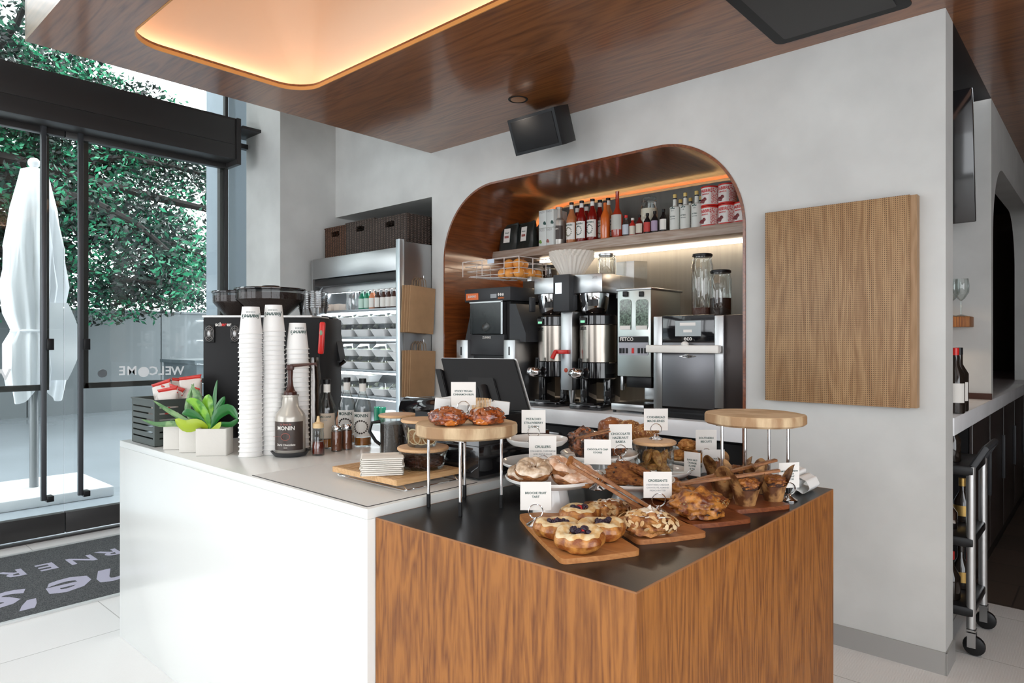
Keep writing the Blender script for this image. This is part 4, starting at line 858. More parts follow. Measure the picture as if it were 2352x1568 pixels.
# kraft bags hanging on the cooler side
m_kraft = mat('kraft_paper', (.36, .22, .115), .8, var=1, vscale=12)
bagt = None
for gi, (t0, b0, pl, pr) in enumerate(((658, 765, 924, 1008), (805, 911, 924, 1003))):
    for k in range(4):
        X = FXb+.012+k*.011; yA = atX(pl-2+k*5 if k < 3 else pl+12, 700, X).y; p = atX(pr, 700, X); z1 = atX(960, t0, FXb+.04).z; z0 = atX(960, b0, FXb+.04).z
        wd = .235; y0_ = FY+.005+.016*k; y0_ = min(y0_, FY+.05)
        o = thing('paper_bag', 'brown kraft paper bag in the %s bunch on the cooler side, %s' % (('upper', 'lower')[gi], ('outermost', 'second from outside', 'third from outside', 'nearest the steel')[3-k]), 'paper bag', (X, y0_+wd/2, z0), 'kraft bags hanging on the cooler')
        rot = (.05 if gi == 0 else .02)+k*.006
        part('bag', MB().box(X-.004, X+.004, y0_, y0_+wd, z0, z1, .002, rx=-rot, c=(X, y0_+wd/2, z1)), m_kraft, o)
        part('handle', MB().tube([(X, y0_+wd*.36, z1-.01), (X, y0_+wd*.38, z1+.045), (X, y0_+wd*.5, z1+.068), (X, y0_+wd*.60, z1+.045), (X, y0_+wd*.62, z1-.01)], .003, 5), mat('kraft_cord', (.25, .16, .09), .8), o)
    z1 = atX(960, t0, FXb+.04).z
    single('bag_hook', MB().tube([(FXb, FY+.16, z1+.062), (FXb+.06, FY+.16, z1+.062), (FXb+.06, FY+.16, z1+.08)], .003, 5), m_steel, 'small steel hook holding the %s bunch of kraft bags' % ('upper', 'lower')[gi], 'hook')
# ================================================================ right side: bar beyond the wall
single('bar_counter', MB().box(-1.36, -.52, 3.485, 9.45, .985, 1.065, .003), m_marble, 'white quartz bar counter running away behind the grey wall end', 'counter')
cb = thing('bar_cabinet', 'dark bar cabinets under the far part of the bar counter', 'cabinet', (-1, 6, 0))
part('body', MB().box(-1.36, -.60, 4.45, 9.4, 0, .983), m_blk, cb)
for i in range(7):
    y = 4.47+i*.7; d = part('door', MB().box(-.598, -.58, y, y+.68, .1, .95, .003), mat('dark_cabinet_door', (.035, .026, .024), .3), cb); part('handle', MB().box(-.579, -.560, y+.58, y+.60, .45, .75, .003), m_dgrey, d)
ct = thing('utility_cart', 'black and silver three shelf utility cart parked behind the wall end', 'cart', (-.72, 3.79, 0))
X1, X0, Ya, Yb = -.475, -1.0, 3.60, 3.97
for x in (X0, X1):
    for y in (Ya, Yb):
        part('post', MB().cyl((x, y, .12), .018, .72), mat('silver_tube', (.62, .62, .62), .3, .8), ct)
        wl = part('caster', MB().lathe([(0, -.016), (.028, -.016), (.042, -.011), (.044, 0), (.042, .011), (.028, .016), (0, .016)], n=20).xf(Matrix.Translation((x+.012, y, .046)) @ Matrix.Rotation(PI/2, 4, 'X')), m_blk, ct); part('fork', MB().box(x-.012, x+.02, y-.024, y-.018, .04, .11).box(x-.012, x+.02, y+.018, y+.024, .04, .11).box(x-.015, x+.02, y-.024, y+.024, .105, .118), m_steel, wl)
for z in (.17, .48, .80): part('shelf', MB().box(X0-.02, X1+.012, Ya-.02, Yb+.02, z, z+.045, .01), m_blk, ct)
part('push_handle', MB().tube([(X1, Ya, .83), (X1+.05, Ya+.02, .92), (X1+.05, Yb-.02, .92), (X1, Yb, .83)], .015, 8), m_dgrey, ct)
rb = random.Random(4); cols = [mat('wine_dark', (.02, .015, .012), .12, coat=.5), m_red, mat('gold_foil', (.5, .32, .1), .3, .7), m_chrome]
for i, (x, y, z, h, c_, s) in enumerate(((-.56, 3.68, .846, .2, 1, 'red capped bottle on the top shelf of the cart'), (-.60, 3.8, .846, .16, 3, 'shiny metal shaker on the top shelf of the cart'), (-.55, 3.9, .526, .2, 2, 'gold banded bottle on the middle shelf of the cart'), (-.58, 3.72, .526, .15, 3, 'metal bar shaker on the middle shelf of the cart'), (-.55, 3.86, .216, .2, 0, 'dark bottle with gold band on the bottom shelf of the cart'), (-.56, 3.66, .216, .21, 1, 'red foil topped bottle on the bottom shelf of the cart'))):
    o = bottle([(.035, 0), (.038, .005), (.038, h*.5), (.014, h*.72), (.013, h)], (.015, h-.03, h+.01), cols[0] if c_ != 3 else m_chrome, cols[c_], (.03, h*.4, cols[2]) if c_ in (0, 2) else None, name='bar_bottle', n=18); put(o, (x, y, z)); lab(o, s, group='bottles on the cart')
tv = thing('television', 'black flat television tilted down on the pillar behind the wall end', 'television', (-.95, 4.5, 2.4))
part('panel', MB().box(-1.35, -.575, 4.47, 4.51, 2.07, 2.80, .006, rx=.16, c=(-.95, 4.5, 2.4)), m_blkg, tv); part('bracket', MB().box(-1.0, -.8, 4.53, 4.70, 2.35, 2.45), m_blk, tv)
p = atY(2228, 740, 4.58)
single('wall_ledge', MB().box(-1.0, p.x, 4.58, 4.719, atY(2228, 750, 4.58).z, atY(2228, 726, 4.58).z, .003), m_oak, 'small wooden ledge on the pillar under the wine glasses', 'shelf')
gz = atY(2228, 726, 4.58).z+.001; gl = None
for i, (x, y) in enumerate(((p.x-.05, 4.63), (p.x-.10, 4.66))):
    if gl is None: gl = single('wine_glass', MB().lathe([(0, 0), (.034, .001), (.03, .004), (.004, .012), (.004, .09), (.02, .105), (.04, .14), (.042, .18), (.036, .22)], n=24), m_jar, 'x', 'wine glass', 'wine glasses on the ledge', loc=(x, y, gz)); c_ = gl
    else: c_ = dup(gl, (x, y, gz))
    c_['label'] = 'clear wine glass on the pillar ledge, %s one' % ('right', 'left')[i]
wn = mat('wine_dark', (.02, .015, .012), .12)
for i, (px, y, s) in enumerate(((2203, 3.85, 'dark wine bottle with white label on the bar counter at the wall end'), (2194, 3.72, 'dark wine bottle nearest the wall end on the bar counter'))):
    x = atY(px, 900, y).x; o = bottle([(.036, 0), (.039, .006), (.039, .18), (.015, .225), (.014, .30)], (.0155, .27, .305), wn, m_red if i else m_blk, (.05, .14, m_labw), name='wine_bottle', n=20); put(o, (x, y, 1.066)); lab(o, s, group='wine bottles on the bar')
x = atX(2305, 870, -.72); o = single('wooden_bowl', MB().lathe([(0, 0), (.06, 0), (.12, .05), (.15, .12), (.143, .12), (.11, .055), (.05, .012), (0, .012)], n=32), m_bamboo, 'pale wooden bowl on the far bar counter', 'bowl', loc=(-.75, 5.35, 1.066))
for i, (x, y, m, s) in enumerate(((-.95, 5.1, wn, 'dark bottle with cream cap behind the wooden bowl'), (-.9, 5.9, wn, 'dark bottle with yellow label beyond the wooden bowl'), (-.78, 5.05, m_jar, 'clear glass pitcher in front of the wooden bowl'))):
    o = bottle([(.036, 0), (.039, .006), (.039, .15), (.015, .2), (.014, .26)], (.016, .25, .28), m, m_card, (.04, .12, m_lw2) if i == 1 else None, name='bar_bottle', n=18); put(o, (x, y, 1.066)); lab(o, s, group='bottles on the far bar')
lamp('bar_under_lamp', 'AREA', (-.95, 4.45, 1.62), 1.2, WARM, .4, .05)
# ================================================================ counters in front
RZ = YAW; CA = math.atan2(-FW.y, -FW.x)      # direction from the things back to the viewer side
WT, BTZ = .93, .903
sc = thing('service_counter', 'long white solid surface counter with waterfall end', 'counter', (-2.53, 1.7, 0))
part('body', MB().box(-3.517, -1.556, 1.127, 2.15, 0, WT-.03, .001), m_white, sc); part('top_slab', MB().box(-3.517, -1.556, 1.127, 2.15, WT-.0295, WT, .0015), m_white, sc)
ic = thing('pastry_island', 'walnut veneer counter block with a black top carrying the pastries', 'counter', (-1.13, 1.78, 0))
part('cabinet', MB().box(-1.553, -.703, 1.153, 2.405, 0, .8995), m_oak, ic)
part('edge_band', MB().prism([(-1.553, 1.153), (-.703, 1.153), (-.703, 2.405), (-1.553, 2.405)], .8995, BTZ, 'xy', holes=[[(-1.551, 1.156), (-.706, 1.156), (-.706, 2.403), (-1.551, 2.403)]]), mat('veneer_edge', (.30, .13, .05), .5), ic)
part('top', MB().box(-1.5505, -.7065, 1.1565, 2.4025, .899, BTZ-.0003), m_black, ic)
# paper liner
o = thing('counter_mat', 'thin pale grey sheet lying on the white counter corner beside the chrome legs', 'mat', (-1.9, 1.38, WT))
part('sheet', MB().box(-2.25, -1.58, 1.145, 1.585, WT, WT+.0012), mat('pale_sheet', (.76, .78, .775), .4), o); part('dark_edge', MB().box(-1.58, -1.577, 1.145, 1.585, WT, WT+.0014).box(-2.25, -1.577, 1.141, 1.145, WT, WT+.0014), m_dgrey, o)
# ---------------------------------------------------------------- black bean machine seen from behind
MD = 3.25; mo = atD(601, 900, MD); mo.z = 0
ma = thing('coffee_machine', 'big black bean to cup coffee machine seen from its back on the white counter', 'coffee machine', (0, 0, 0))
ml = lambda px, py=784, dd=0: (((px-CX)*(MD+dd)/FPX-(601-CX)*MD/FPX), EYE+(CY-py)*(MD+dd)/FPX)     # local x and height
x0, mz = ml(466, 729); x1 = ml(736)[0]
part('housing', MB().box(x0, x1, 0, .40, .985, mz, .006), m_blkm, ma)
part('top_plate', MB().box(x0-.004, x1-.04, -.004, .38, mz+.0005, mz+.011, .003), mat('top_plate_white', (.75, .76, .76), .35), ma)
for px in (532, 700):
    for y in (.03, .35): part('foot', MB().cyl((ml(px)[0], y, WT+.001), .02, .056), m_blk, ma)
for px in (482, 541):
    cx_, cz_ = ml(px, 766); fg = part('fan_grille', MB().box(cx_-.024, cx_+.024, -.006, 0, cz_-.043, cz_+.043, .003), m_blk, ma)
    rg = MB()
    for r in (.010, .016, .0215): rg.tube([(cx_+r*math.cos(t), -.008, cz_+r*math.sin(t)*1.7) for t in [k*PI/12 for k in range(24)]], .0012, 4, closed=True)
    for t in (.8, 2.35, 3.9, 5.5, 1.57): rg.rod((cx_, -.008, cz_), (cx_+.023*math.cos(t), -.008, cz_+.04*math.sin(t)), .001, 4)
    rg.blob((cx_, -.009, cz_), (.008, .003, .015), 0, sub=2); part('wire_guard', rg, mat('grey_wire', (.45, .45, .45), .4, .6), fg)
cx_, cz_ = ml(513, 745); text('sch   er', .026, m_card, ma, facing((cx_, -.0015, cz_))); text('ær', .026, m_red, ma, facing((cx_+.002, -.0015, cz_)))
L2 = lambda px, py: ml(px, py, .30)
part('front_hood', MB().prism([L2(738, 724), L2(764, 730), L2(781, 828), L2(752, 836), L2(751, 940), L2(738, 940)], .30, .42, 'xz'), m_blk, ma)
a_, b_ = ml(763, 848, .36), ml(793, 828, .36)
part('milk_lever', MB().tube([(a_[0], .36, a_[1]), ((a_[0]+b_[0])/2, .36, (a_[1]+b_[1])/2-.004), (b_[0], .36, b_[1])], .010, 8), m_blkg, ma); part('knob', MB().blob((a_[0], .35, a_[1]), (.017, .016, .017), 0, sub=3), mat('pale_knob', (.6, .63, .66), .3), ma)
part('socket', MB().box(L2(745, 850)[0], a_[0], .34, .38, a_[1]-.01, a_[1]+.01), m_blk, ma)
for nm, px, w_, y_, top, ea in (('l', 545, 108, .26, 675, 1), ('r', 622, 156, .16, 669, 1)):
    hx_, zt = ml(px, top, y_); r = w_/2/FPX*(MD+y_)
    hp = part('bean_hopper', MB().lathe([(r*.48, mz+.012), (r*.90, zt-.055), (r*.97, zt-.045), (r*.97, zt)], (hx_, y_, 0), 36), glass('hopper_glass', (.8, .8, .8), .02), ma)
    part('coffee_beans', MB().lathe([(0, mz+.013), (r*.44, mz+.015), (r*.86, zt-.056), (r*.93, zt-.045), (r*.93, zt-.012), (0, zt-.006)], (hx_, y_, 0), 36), mat('coffee_beans', (.028, .014, .01), .3, bump=1, bscale=110), hp)
    part('lid', MB().cyl((hx_, y_, zt), r*1.02, .012, n=36, bev=.004), m_blkg, hp)
    if nm == 'r': part('lid_knob', MB().cyl((hx_, y_, zt+.0125), .044, .016, bev=.004), m_blk, hp)
put(ma, (mo.x, mo.y, 0), RZ)
th = atD(739, 776, MD-.02); tg = thing('pocket_thermometer', 'red pocket thermometer clipped on the side of the black coffee machine', 'thermometer', (0, 0, 0))
part('case', MB().box(-.014, .014, -.012, .012, -.078, .078, .009, ry=.06), m_red, tg); part('display', MB().blob((0, -.012, .025), (.007, .002, .013), 0, sub=2), mat('olive_lcd', (.25, .35, .22), .3), tg); put(tg, th, RZ)
# stacked clear tubs on the machine
m_clr = glass('clear_cup_plastic', (.86, .88, .89), .16, .06)
cl = None
for j, (px, y) in enumerate(((731, .07), (708, .20))):
    for k in range(9):
        c = atD(px, 700, MD+y); P_ = (c.x, c.y, mz+.013+k*.0095)
        if cl is None: cl = single('clear_tub', MB().lathe([(.040, 0), (.046, .036), (.050, .038), (.050, .042), (.046, .042)], n=28), m_clr, 'x', 'plastic tub', 'clear plastic tubs stacked on the coffee machine', loc=P_); c_ = cl
        else: c_ = dup(cl, P_)
        c_['label'] = 'clear plastic tub on the coffee machine, %s stack, %s from the bottom' % (('right', 'left')[j], nth(k+1))
# ---------------------------------------------------------------- paper cup stacks
m_cup = mat('white_paper_cup', (.84, .835, .82), .5)
CH = .112; CR = lambda z: .0465-.0125*z/CH
cup = bpy.data.objects.new('paper_cup', None); COL.objects.link(cup)
part('cup_body', MB().lathe([(CR(0)-.001, 0), (CR(CH), CH), (CR(CH)-.004, CH), (CR(CH)-.005, CH-.004), (0, CH-.005)], n=32), m_cup, cup); part('rolled_rim', MB().tube([(.0468*math.cos(t), .0468*math.sin(t), .002) for t in [k*PI/16 for k in range(32)]], .0026, 6, closed=True), m_cup, cup)
first = True; GC = 'white paper cups stacked upside down'
for si, (px, y, n, dz, nm, ta) in enumerate(((576, 1.335, 27, .0192, 'left', .35), (628, 1.425, 27, .0196, 'middle', .25), (684, 1.515, 23, .0198, 'right', .55))):
    x = atY(px, 900, y).x
    for k in range(n):
        P_ = (x+.0016*math.sin(k*.45+si), y+.001*math.sin(k*.8), WT+.001+k*dz)
        if first: put(cup, P_); c_ = cup; first = False
        else: c_ = dup(cup, P_)
        if k == n-1: continue
        tag(c_, 'white paper cup in the %s upside down stack, %s' % (nm, 'at the very bottom' if k == 0 else '%s from the top' % nth(n-k)), 'paper cup', GC)
    tag(c_, 'topmost white paper cup with dark script in the %s stack' % nm, 'paper cup', GC)
    b_ = [q for q in kids(c_) if q.name.startswith('cup_body')][0]
    loc0 = c_.location.copy(); c_.location = (0, 0, 0)
    wrap("Joanne's", .024, m_ink, b_, CR, .072, a=CA+ta, flip=True, shear=.35); wrap('CORNER', .007, m_ink, b_, CR, .090, a=CA+ta, flip=True, spacing=1.5); c_.location = loc0
cc = None; x, y = atY(717, 900, 1.60).x, 1.60
for k in range(30):
    P_ = (x+.001*math.sin(k), y, WT+.001+k*.0105)
    if cc is None: cc = single('plastic_cup', MB().lathe([(.039, 0), (.0385, .004), (.027, .095), (0, .096)], n=28), glass('smoky_cup_plastic', (.72, .67, .62), .10, .18), 'x', 'plastic cup', 'clear plastic cups stacked upside down', loc=P_); c_ = cc
    else: c_ = dup(cc, P_)
    c_['label'] = 'clear plastic cup in the tall upside down stack, %s' % ('at the very bottom' if k == 0 else 'topmost' if k == 29 else '%s from the top' % nth(30-k))
# ---------------------------------------------------------------- chocolate sauce pump bottle on its dish
c = Vector((atY(667, 1000, 1.45).x, 1.45, WT))
dsh = single('black_dish', MB().lathe([(0, .001), (.062, .001), (.078, .02), (.074, .02), (.06, .006), (0, .006)], n=36), m_dgrey, 'round black dish under the chocolate sauce bottle', 'dish', loc=c)
m_silv2 = mat('pearl_silver_plastic', (.50, .47, .42), .28, .3, coat=.4)
sb = bottle([(.056, 0), (.060, .008), (.060, .150), (.057, .165), (.034, .196), (.030, .235), (.034, .238), (.034, .244)], None, m_silv2, None, (.022, .138, m_labd), None, None, [('MONIN', .022, .112, m_labw), ('Le Sirop de', .010, .128, m_rose), ('Dark Chocolate', .012, .045, m_labw), ('sauce', .007, .034, m_labw)], name='sauce_pump_bottle', n=40)
part('seal', MB().tube([(.018*math.sin(t), -.0615, .078+.014*math.cos(t)) for t in [k*PI/10 for k in range(20)]], .0014, 4, closed=True).box(-.052, -.024, -.056, -.054, .0775, .0785), m_rose, sb)
m_pump = mat('brown_pump', (.055, .015, .010), .3)
pp = part('pump', MB().lathe([(.026, .244), (.026, .255), (.018, .262), (.012, .28), (.009, .31), (.011, .345), (0, .345)]).box(-.014, .014, -.012, .012, .345, .368, .005), m_pump, sb)
part('nozzle', MB().tube([(0, 0, .362), (.06, -.0, .368), (.105, 0, .372), (.108, 0, .362)], .006, 8, rr=[.008, .006, .005, .004]), m_pump, pp)
put(sb, c+Vector((0, 0, .0065)), RZ); tag(sb, 'silver pump bottle of dark chocolate sauce standing on the black dish', 'bottle')
# honey bottle
c = Vector((atY(731, 1000, 1.53).x, 1.53, WT+.001)); m_honey = mat('honey_red', (.16, .02, .008), .12, coat=.6)
o = bottle([(.024, 0), (.026, .005), (.025, .04), (.021, .055), (.0235, .08), (.021, .10), (.022, .112)], None, m_jar, None, name='honey_bottle')
part('honey', MB().lathe([(0, .003), (.0235, .006), (.0235, .04), (.0195, .055), (0, .058)]), m_honey, o); part('cap', MB().lathe([(.0225, .112), (.0225, .13), (.008, .138), (.005, .16), (0, .162)]), mat('pale_yellow_cap', (.75, .55, .30), .4), o)
put(o, c); tag(o, 'small honey bottle with a pale yellow nozzle cap beside the sauce dish', 'bottle')
# clear syrup bottles
m_amb = mat('amber_liquid', (.42, .14, .015), .15, coat=.4); m_grnl = glass('pale_green_liquid', (.80, .90, .84), .08)
def clear_syrup(labels=True, lm=m_labw, liq=m_amb):
    b = bottle([(.036, 0), (.039, .006), (.037, .02), (.039, .03), (.039, .165), (.037, .185), (.020, .225), (.0145, .245), (.0145, .285)], (.0165, .283, .303), m_jar, m_blk, (.045, .155, lm) if labels else None, (.04, liq), (.245, .28, .0148, .0148, m_labw), [('MONIN', .02, .138, m_ink)] if labels == 2 else [('PURE CANE', .011, .14, m_ink), ('SYRUP', .008, .125, m_ink2)], (m_labd, 18, .088, .028, .75) if labels == 2 else None, n=28)
    return b
for px, y, lb, s, lm in ((751, 1.66, 1, 'clear syrup bottle with plain beige label left of the picture labelled pair', mat('beige_label', (.55, .46, .36), .5)), (797, 1.80, 2, 'clear syrup bottle with leaf picture label, the one half covered by its right neighbour', m_labw), (833, 1.80, 2, 'clear syrup bottle with full leaf picture label, rightmost of the row', m_labw)):
    o = clear_syrup(lb, lm); put(o, (atY(px, 1000, y).x, y, WT+.001), RZ); lab(o, s, group='clear syrup bottles on the white counter')
m_spice = mat('brown_spice', (.22, .07, .03), .8, bump=.5, bscale=300, var=1, vscale=30)
for px, y, s in ((773, 1.64, 'glass shaker of brown spice, left of the two'), (797, 1.695, 'glass shaker of brown spice, right of the two')):
    o = bpy.data.objects.new('spice_shaker', None); COL.objects.link(o)
    part('glass', MB().lathe([(0, 0), (.023, 0), (.0235, .08), (.021, .088), (.021, .092)]), m_jar, o); part('spice', MB().lathe([(0, .003), (.0215, .004), (.0215, .082), (0, .084)]), m_spice, o); part('cap', MB().lathe([(.0225, .092), (.0225, .104), (.018, .11), (0, .112)]), m_chrome, o)
    put(o, (atY(px, 1000, y).x, y, WT+.001)); tag(o, s, 'shaker', 'spice shakers on the white counter')
single('small_amber_bottle', MB().lathe([(0, 0), (.018, 0), (.019, .09), (.008, .11), (.008, .13), (0, .13)]), m_amb, 'small dark amber bottle between the clear syrups', 'bottle', loc=(atY(779, 1000, 1.86).x, 1.86, WT+.001))
# ---------------------------------------------------------------- crate of snacks
X0, X1, Y0, Y1, Z1 = -3.446, -3.171, 1.156, 1.40, 1.133
cr = thing('slotted_crate', 'dark grey green slotted metal crate of snack bags at the counter end', 'crate', ((X0+X1)/2, (Y0+Y1)/2, WT))
m_crate = mat('dark_green_grey_metal', (.055, .068, .062), .45)
def slots(a0, a1, z0, z1):
    return [[(a0+.018, z), (a1-.018, z), (a1-.018, z+.007), (a0+.018, z+.007)] for z in [z0+.032+k*.0275 for k in range(6)]]
q = MB()
for y in (Y0, Y1-.003): q.prism([(X0, WT+.001), (X1, WT+.001), (X1, Z1), (X0, Z1)], y, y+.003, 'xz', holes=slots(X0, X1, WT, Z1))
for x in (X0, X1-.003): q.prism([(Y0+.003, WT+.001), (Y1-.003, WT+.001), (Y1-.003, Z1), (Y0+.003, Z1)], x, x+.003, 'yz', holes=slots(Y0+.003, (Y0+Y1)/2, WT, Z1)+slots((Y0+Y1)/2, Y1-.003, WT, Z1))
q.box(X0, X1, Y0, Y1, WT+.001, WT+.003); part('panels', q, m_crate, cr)
part('rim', MB().prism([(X0-.004, Y0-.004), (X1+.004, Y0-.004), (X1+.004, Y1+.004), (X0-.004, Y1+.004)], Z1, Z1+.006, 'xy', holes=[[(X0+.006, Y0+.006), (X1-.006, Y0+.006), (X1-.006, Y1-.006), (X0+.006, Y1-.006)]]), m_crate, cr)
m_snack = mat('snack_white_foil', (.66, .62, .58), .35, bump=.35, bscale=30)
def pillow(w_, h, t):
    def f(u, v):
        a = 2*PI*u; k = max(0, math.sin(PI*min(max((v-.06)/.88, 0), 1)))**.5; q_ = math.copysign(abs(math.cos(a))**.6, math.cos(a))
        return (w_/2*q_*(1-.06*k), t/2*k*math.sin(a)+.0012*math.sin(a)+.003*math.sin(9*v+5*u), h*v)
    return MB().grid(f, 28, 12, cu=True)
sn = bpy.data.objects.new('snack_bag', None); COL.objects.link(sn)
part('bag', pillow(.11, .16, .05), m_snack, sn, 80); part('red_seal', pillow(.112, .035, .006).xf(Matrix.Translation((0, 0, .14))), mat('red_foil', (.55, .03, .02), .3, bump=.4, bscale=40), sn, 80); part('red_picture', MB().blob((.02, -.0255, .055), (.022, .004, .02), .35, sub=2), MATS['red_foil'], sn); part('script', MB().tube([(-.03, -.0262, .09), (-.01, -.0265, .105), (.0, -.0268, .085), (.015, -.0265, .1), (.03, -.026, .088)], .0012, 4), m_ink, sn)
sl = [(-3.375, 1.235, 1.035, -.3, .25, 'front left'), (-3.31, 1.245, 1.045, -.6, .2, 'front middle'), (-3.24, 1.25, 1.035, -.3, -.2, 'front right'), (-3.375, 1.29, 1.06, -.3, -.3, 'second row left'), (-3.27, 1.285, 1.05, -.5, .25, 'second row right'), (-3.35, 1.34, 1.07, .6, .1, 'back left'), (-3.24, 1.35, 1.085, -.1, -.15, 'back right, standing highest')]
for i, (x, y, z, r, tl, s) in enumerate(sl):
    o = sn if i == 0 else dup(sn); o.location = (x, y, z-.02); o.rotation_euler = (-.4*tl-.2, tl, RZ+r*.8); tag(o, 'white and red snack bag in the crate, %s' % s, 'snack bag', 'snack bags in the crate')
# ---------------------------------------------------------------- planters
m_pot = mat('white_concrete', (.64, .62, .58), .7, bump=.15, bscale=40)
pc = [onZ(426, 1036, WT), onZ(452, 1042, WT), onZ(484, 1047, WT)]
DIR = Vector((math.cos(RZ+.08), math.sin(RZ+.08), 0)); NRM = Vector((-math.sin(RZ+.08), math.cos(RZ+.08), 0))
pots = []
base = onZ(484, 1047, WT)
for i, s in ((2, 'square white concrete planter, nearest of the three, holding the big succulent'), (1, 'square white concrete planter in the middle of the row'), (0, 'square white concrete planter at the back of the row')):
    k = 2-i; c = base+NRM*.045+Vector((-.135, -.012, 0))*k
    o = thing('square_planter', s, 'planter', (0, 0, 0), 'white concrete planters'); w_, d_, h_ = .062, .044, .110
    P_ = rrect(-w_, w_, -d_, d_, .006, 3); Q_ = rrect(-w_+.009, w_-.009, -d_+.009, d_-.009, .004, 3)
    part('pot', MB().prism(P_, 0, .002, 'xy').prism(P_, .002, h_, 'xy', holes=[Q_]), m_pot, o); part('gravel', MB().box(-w_+.01, w_-.01, -d_+.01, d_-.01, .003, h_-.012), mat('pale_gravel', (.38, .34, .28), .9, bump=1, bscale=150), o)
    put(o, c+Vector((0, 0, .001)), RZ+.08); pots.append(o)
m_suc = mat('succulent_green', (.05, .24, .012), .32, coat=.3, var=1, vscale=30, vcol=(.20, .46, .03)); m_suc2 = mat('succulent_yellow', (.34, .46, .02), .35, coat=.2); m_alo = mat('aloe_grey_green', (.08, .20, .07), .4, var=1, vscale=30, vcol=(.22, .36, .16)); m_suc3 = mat('succulent_deep_green', (.012, .14, .022), .3, coat=.3)
def leaf(pts, wmax, nw=.5, fold=.25, tip=.15):
    """leaf blade along a curved path; real thickness"""
    pts = [Vector(p) for p in pts]; m = MB(); n = 14
    def pos(t):
        k = t*(len(pts)-1); i = min(int(k), len(pts)-2); f = k-i
        p0, p1, p2, p3 = pts[max(i-1, 0)], pts[i], pts[i+1], pts[min(i+2, len(pts)-1)]
        return .5*((2*p1)+(-p0+p2)*f+(2*p0-5*p1+4*p2-p3)*f*f+(-p0+3*p1-3*p2+p3)*f**3)
    side = None; rows = []
    for i in range(n+1):
        t = i/n; p = pos(t); d = (pos(min(1, t+.02))-pos(max(0, t-.02))).normalized()
        s_ = d.cross(FW)+d.cross(Vector((0, 0, 1)))*.35
        if side and s_.dot(side) < 0: s_ = -s_
        s_.normalize(); side = s_; up = s_.cross(d).normalized()
        w_ = wmax*(math.sin(PI*min(1, max(.02, t**nw*.985+.015)))**.7+.12*(1-t))
        rows.append((p, s_, up, w_))
    V = []
    for p, s_, up, w_ in rows:
        V.append([m.bm.verts.new(p+s_*w_*x+up*(abs(x)*fold*w_+dz*.0016)) for x, dz in ((-1, 0), (-.5, 1), (0, 1), (.5, 1), (1, 0), (.5, -1), (0, -1), (-.5, -1))])
    for A_, B_ in zip(V, V[1:]):
        for k in range(8): m.bm.faces.new((A_[k], A_[(k+1) % 8], B_[(k+1) % 8], B_[k]))
    m.bm.faces.new(V[0]); m.bm.faces.new(V[-1][::-1]); return m
c0 = base+NRM*.045+Vector((0, 0, .112)); su = thing('succulent', 'bright green broad leaved succulent growing in the nearest white planter', 'plant', c0)
def LP(px, py, dd): return atD(px, py, dd)
D0 = depth(c0)
root = LP(482, 983, D0)
LV = [([(482, 984, 0), (478, 965, 0), (475, 930, .02), (480, 905, .02)], .024, 's'), ([(480, 984, 0), (470, 958, -.02), (450, 930, -.03), (427, 918, -.03)], .024, 's'), ([(484, 984, 0), (492, 955, .01), (505, 930, .02), (516, 910, .02)], .014, 'd'), ([(486, 984, 0), (498, 955, -.01), (525, 940, -.01), (545, 962, -.01)], .022, 'd'), ([(480, 984, 0), (455, 962, -.03), (435, 950, -.05), (418, 950, -.05)], .020, 'd'), ([(484, 984, 0), (490, 950, .03), (493, 905, .04), (499, 872, .05)], .009, 'd'), ([(478, 985, 0), (455, 975, -.04), (425, 980, -.06), (402, 962, -.06)], .034, 'y'), ([(486, 986, 0), (470, 992, -.06), (490, 990, -.07), (508, 968, -.06)], .018, 'y'), ([(486, 984, 0), (505, 975, .02), (530, 975, .02), (549, 960, .02)], .012, 'd'), ([(482, 984, 0), (470, 950, .04), (452, 915, .05), (440, 882, .05)], .018, 'a')]
for pts, w_, k in LV: part('leaf', leaf([LP(a, b, D0+d*.5) for a, b, d in pts], w_*(.8 if k == 'y' else 1.0), 1.35 if k in 'sdy' and w_ > .01 else .8), {'s': m_suc, 'd': m_suc3, 'y': m_suc2, 'a': m_alo}[k], su)
c1 = pots[1].location+Vector((0, 0, .11)); al = thing('aloe_plant', 'pale green pointed aloe growing in the middle white planter', 'plant', c1); D1 = depth(c1)
for pts in ([(440, 975), (410, 958), (380, 940), (352, 920)], [(440, 980), (400, 974), (360, 975), (325, 963)], [(445, 975), (430, 945), (435, 910), (445, 880)], [(445, 975), (455, 940), (458, 915), (452, 892)]): part('leaf', leaf([LP(a, b, D1) for a, b in pts], .013, .75, .4), m_alo, al)
c2 = pots[2].location+Vector((0, 0, .11)); fn_ = thing('curly_air_plant', 'small curly pale green plant in the back white planter', 'plant', c2); D2 = depth(c2)
q = MB(); rr = random.Random(9)
for k in range(16):
    a = rr.uniform(0, 2*PI); p = Vector(c2)-Vector((0, 0, .01)); pts = [p.copy()]
    for j in range(7): p = p+Vector((math.cos(a)*.008, math.sin(a)*.008, .011-.003*j)); pts.append(p.copy())
    q.tube(pts, .0022, 5, rr=[.003-.0003*j for j in range(8)])
part('curly_leaves', q, m_alo, fn_)
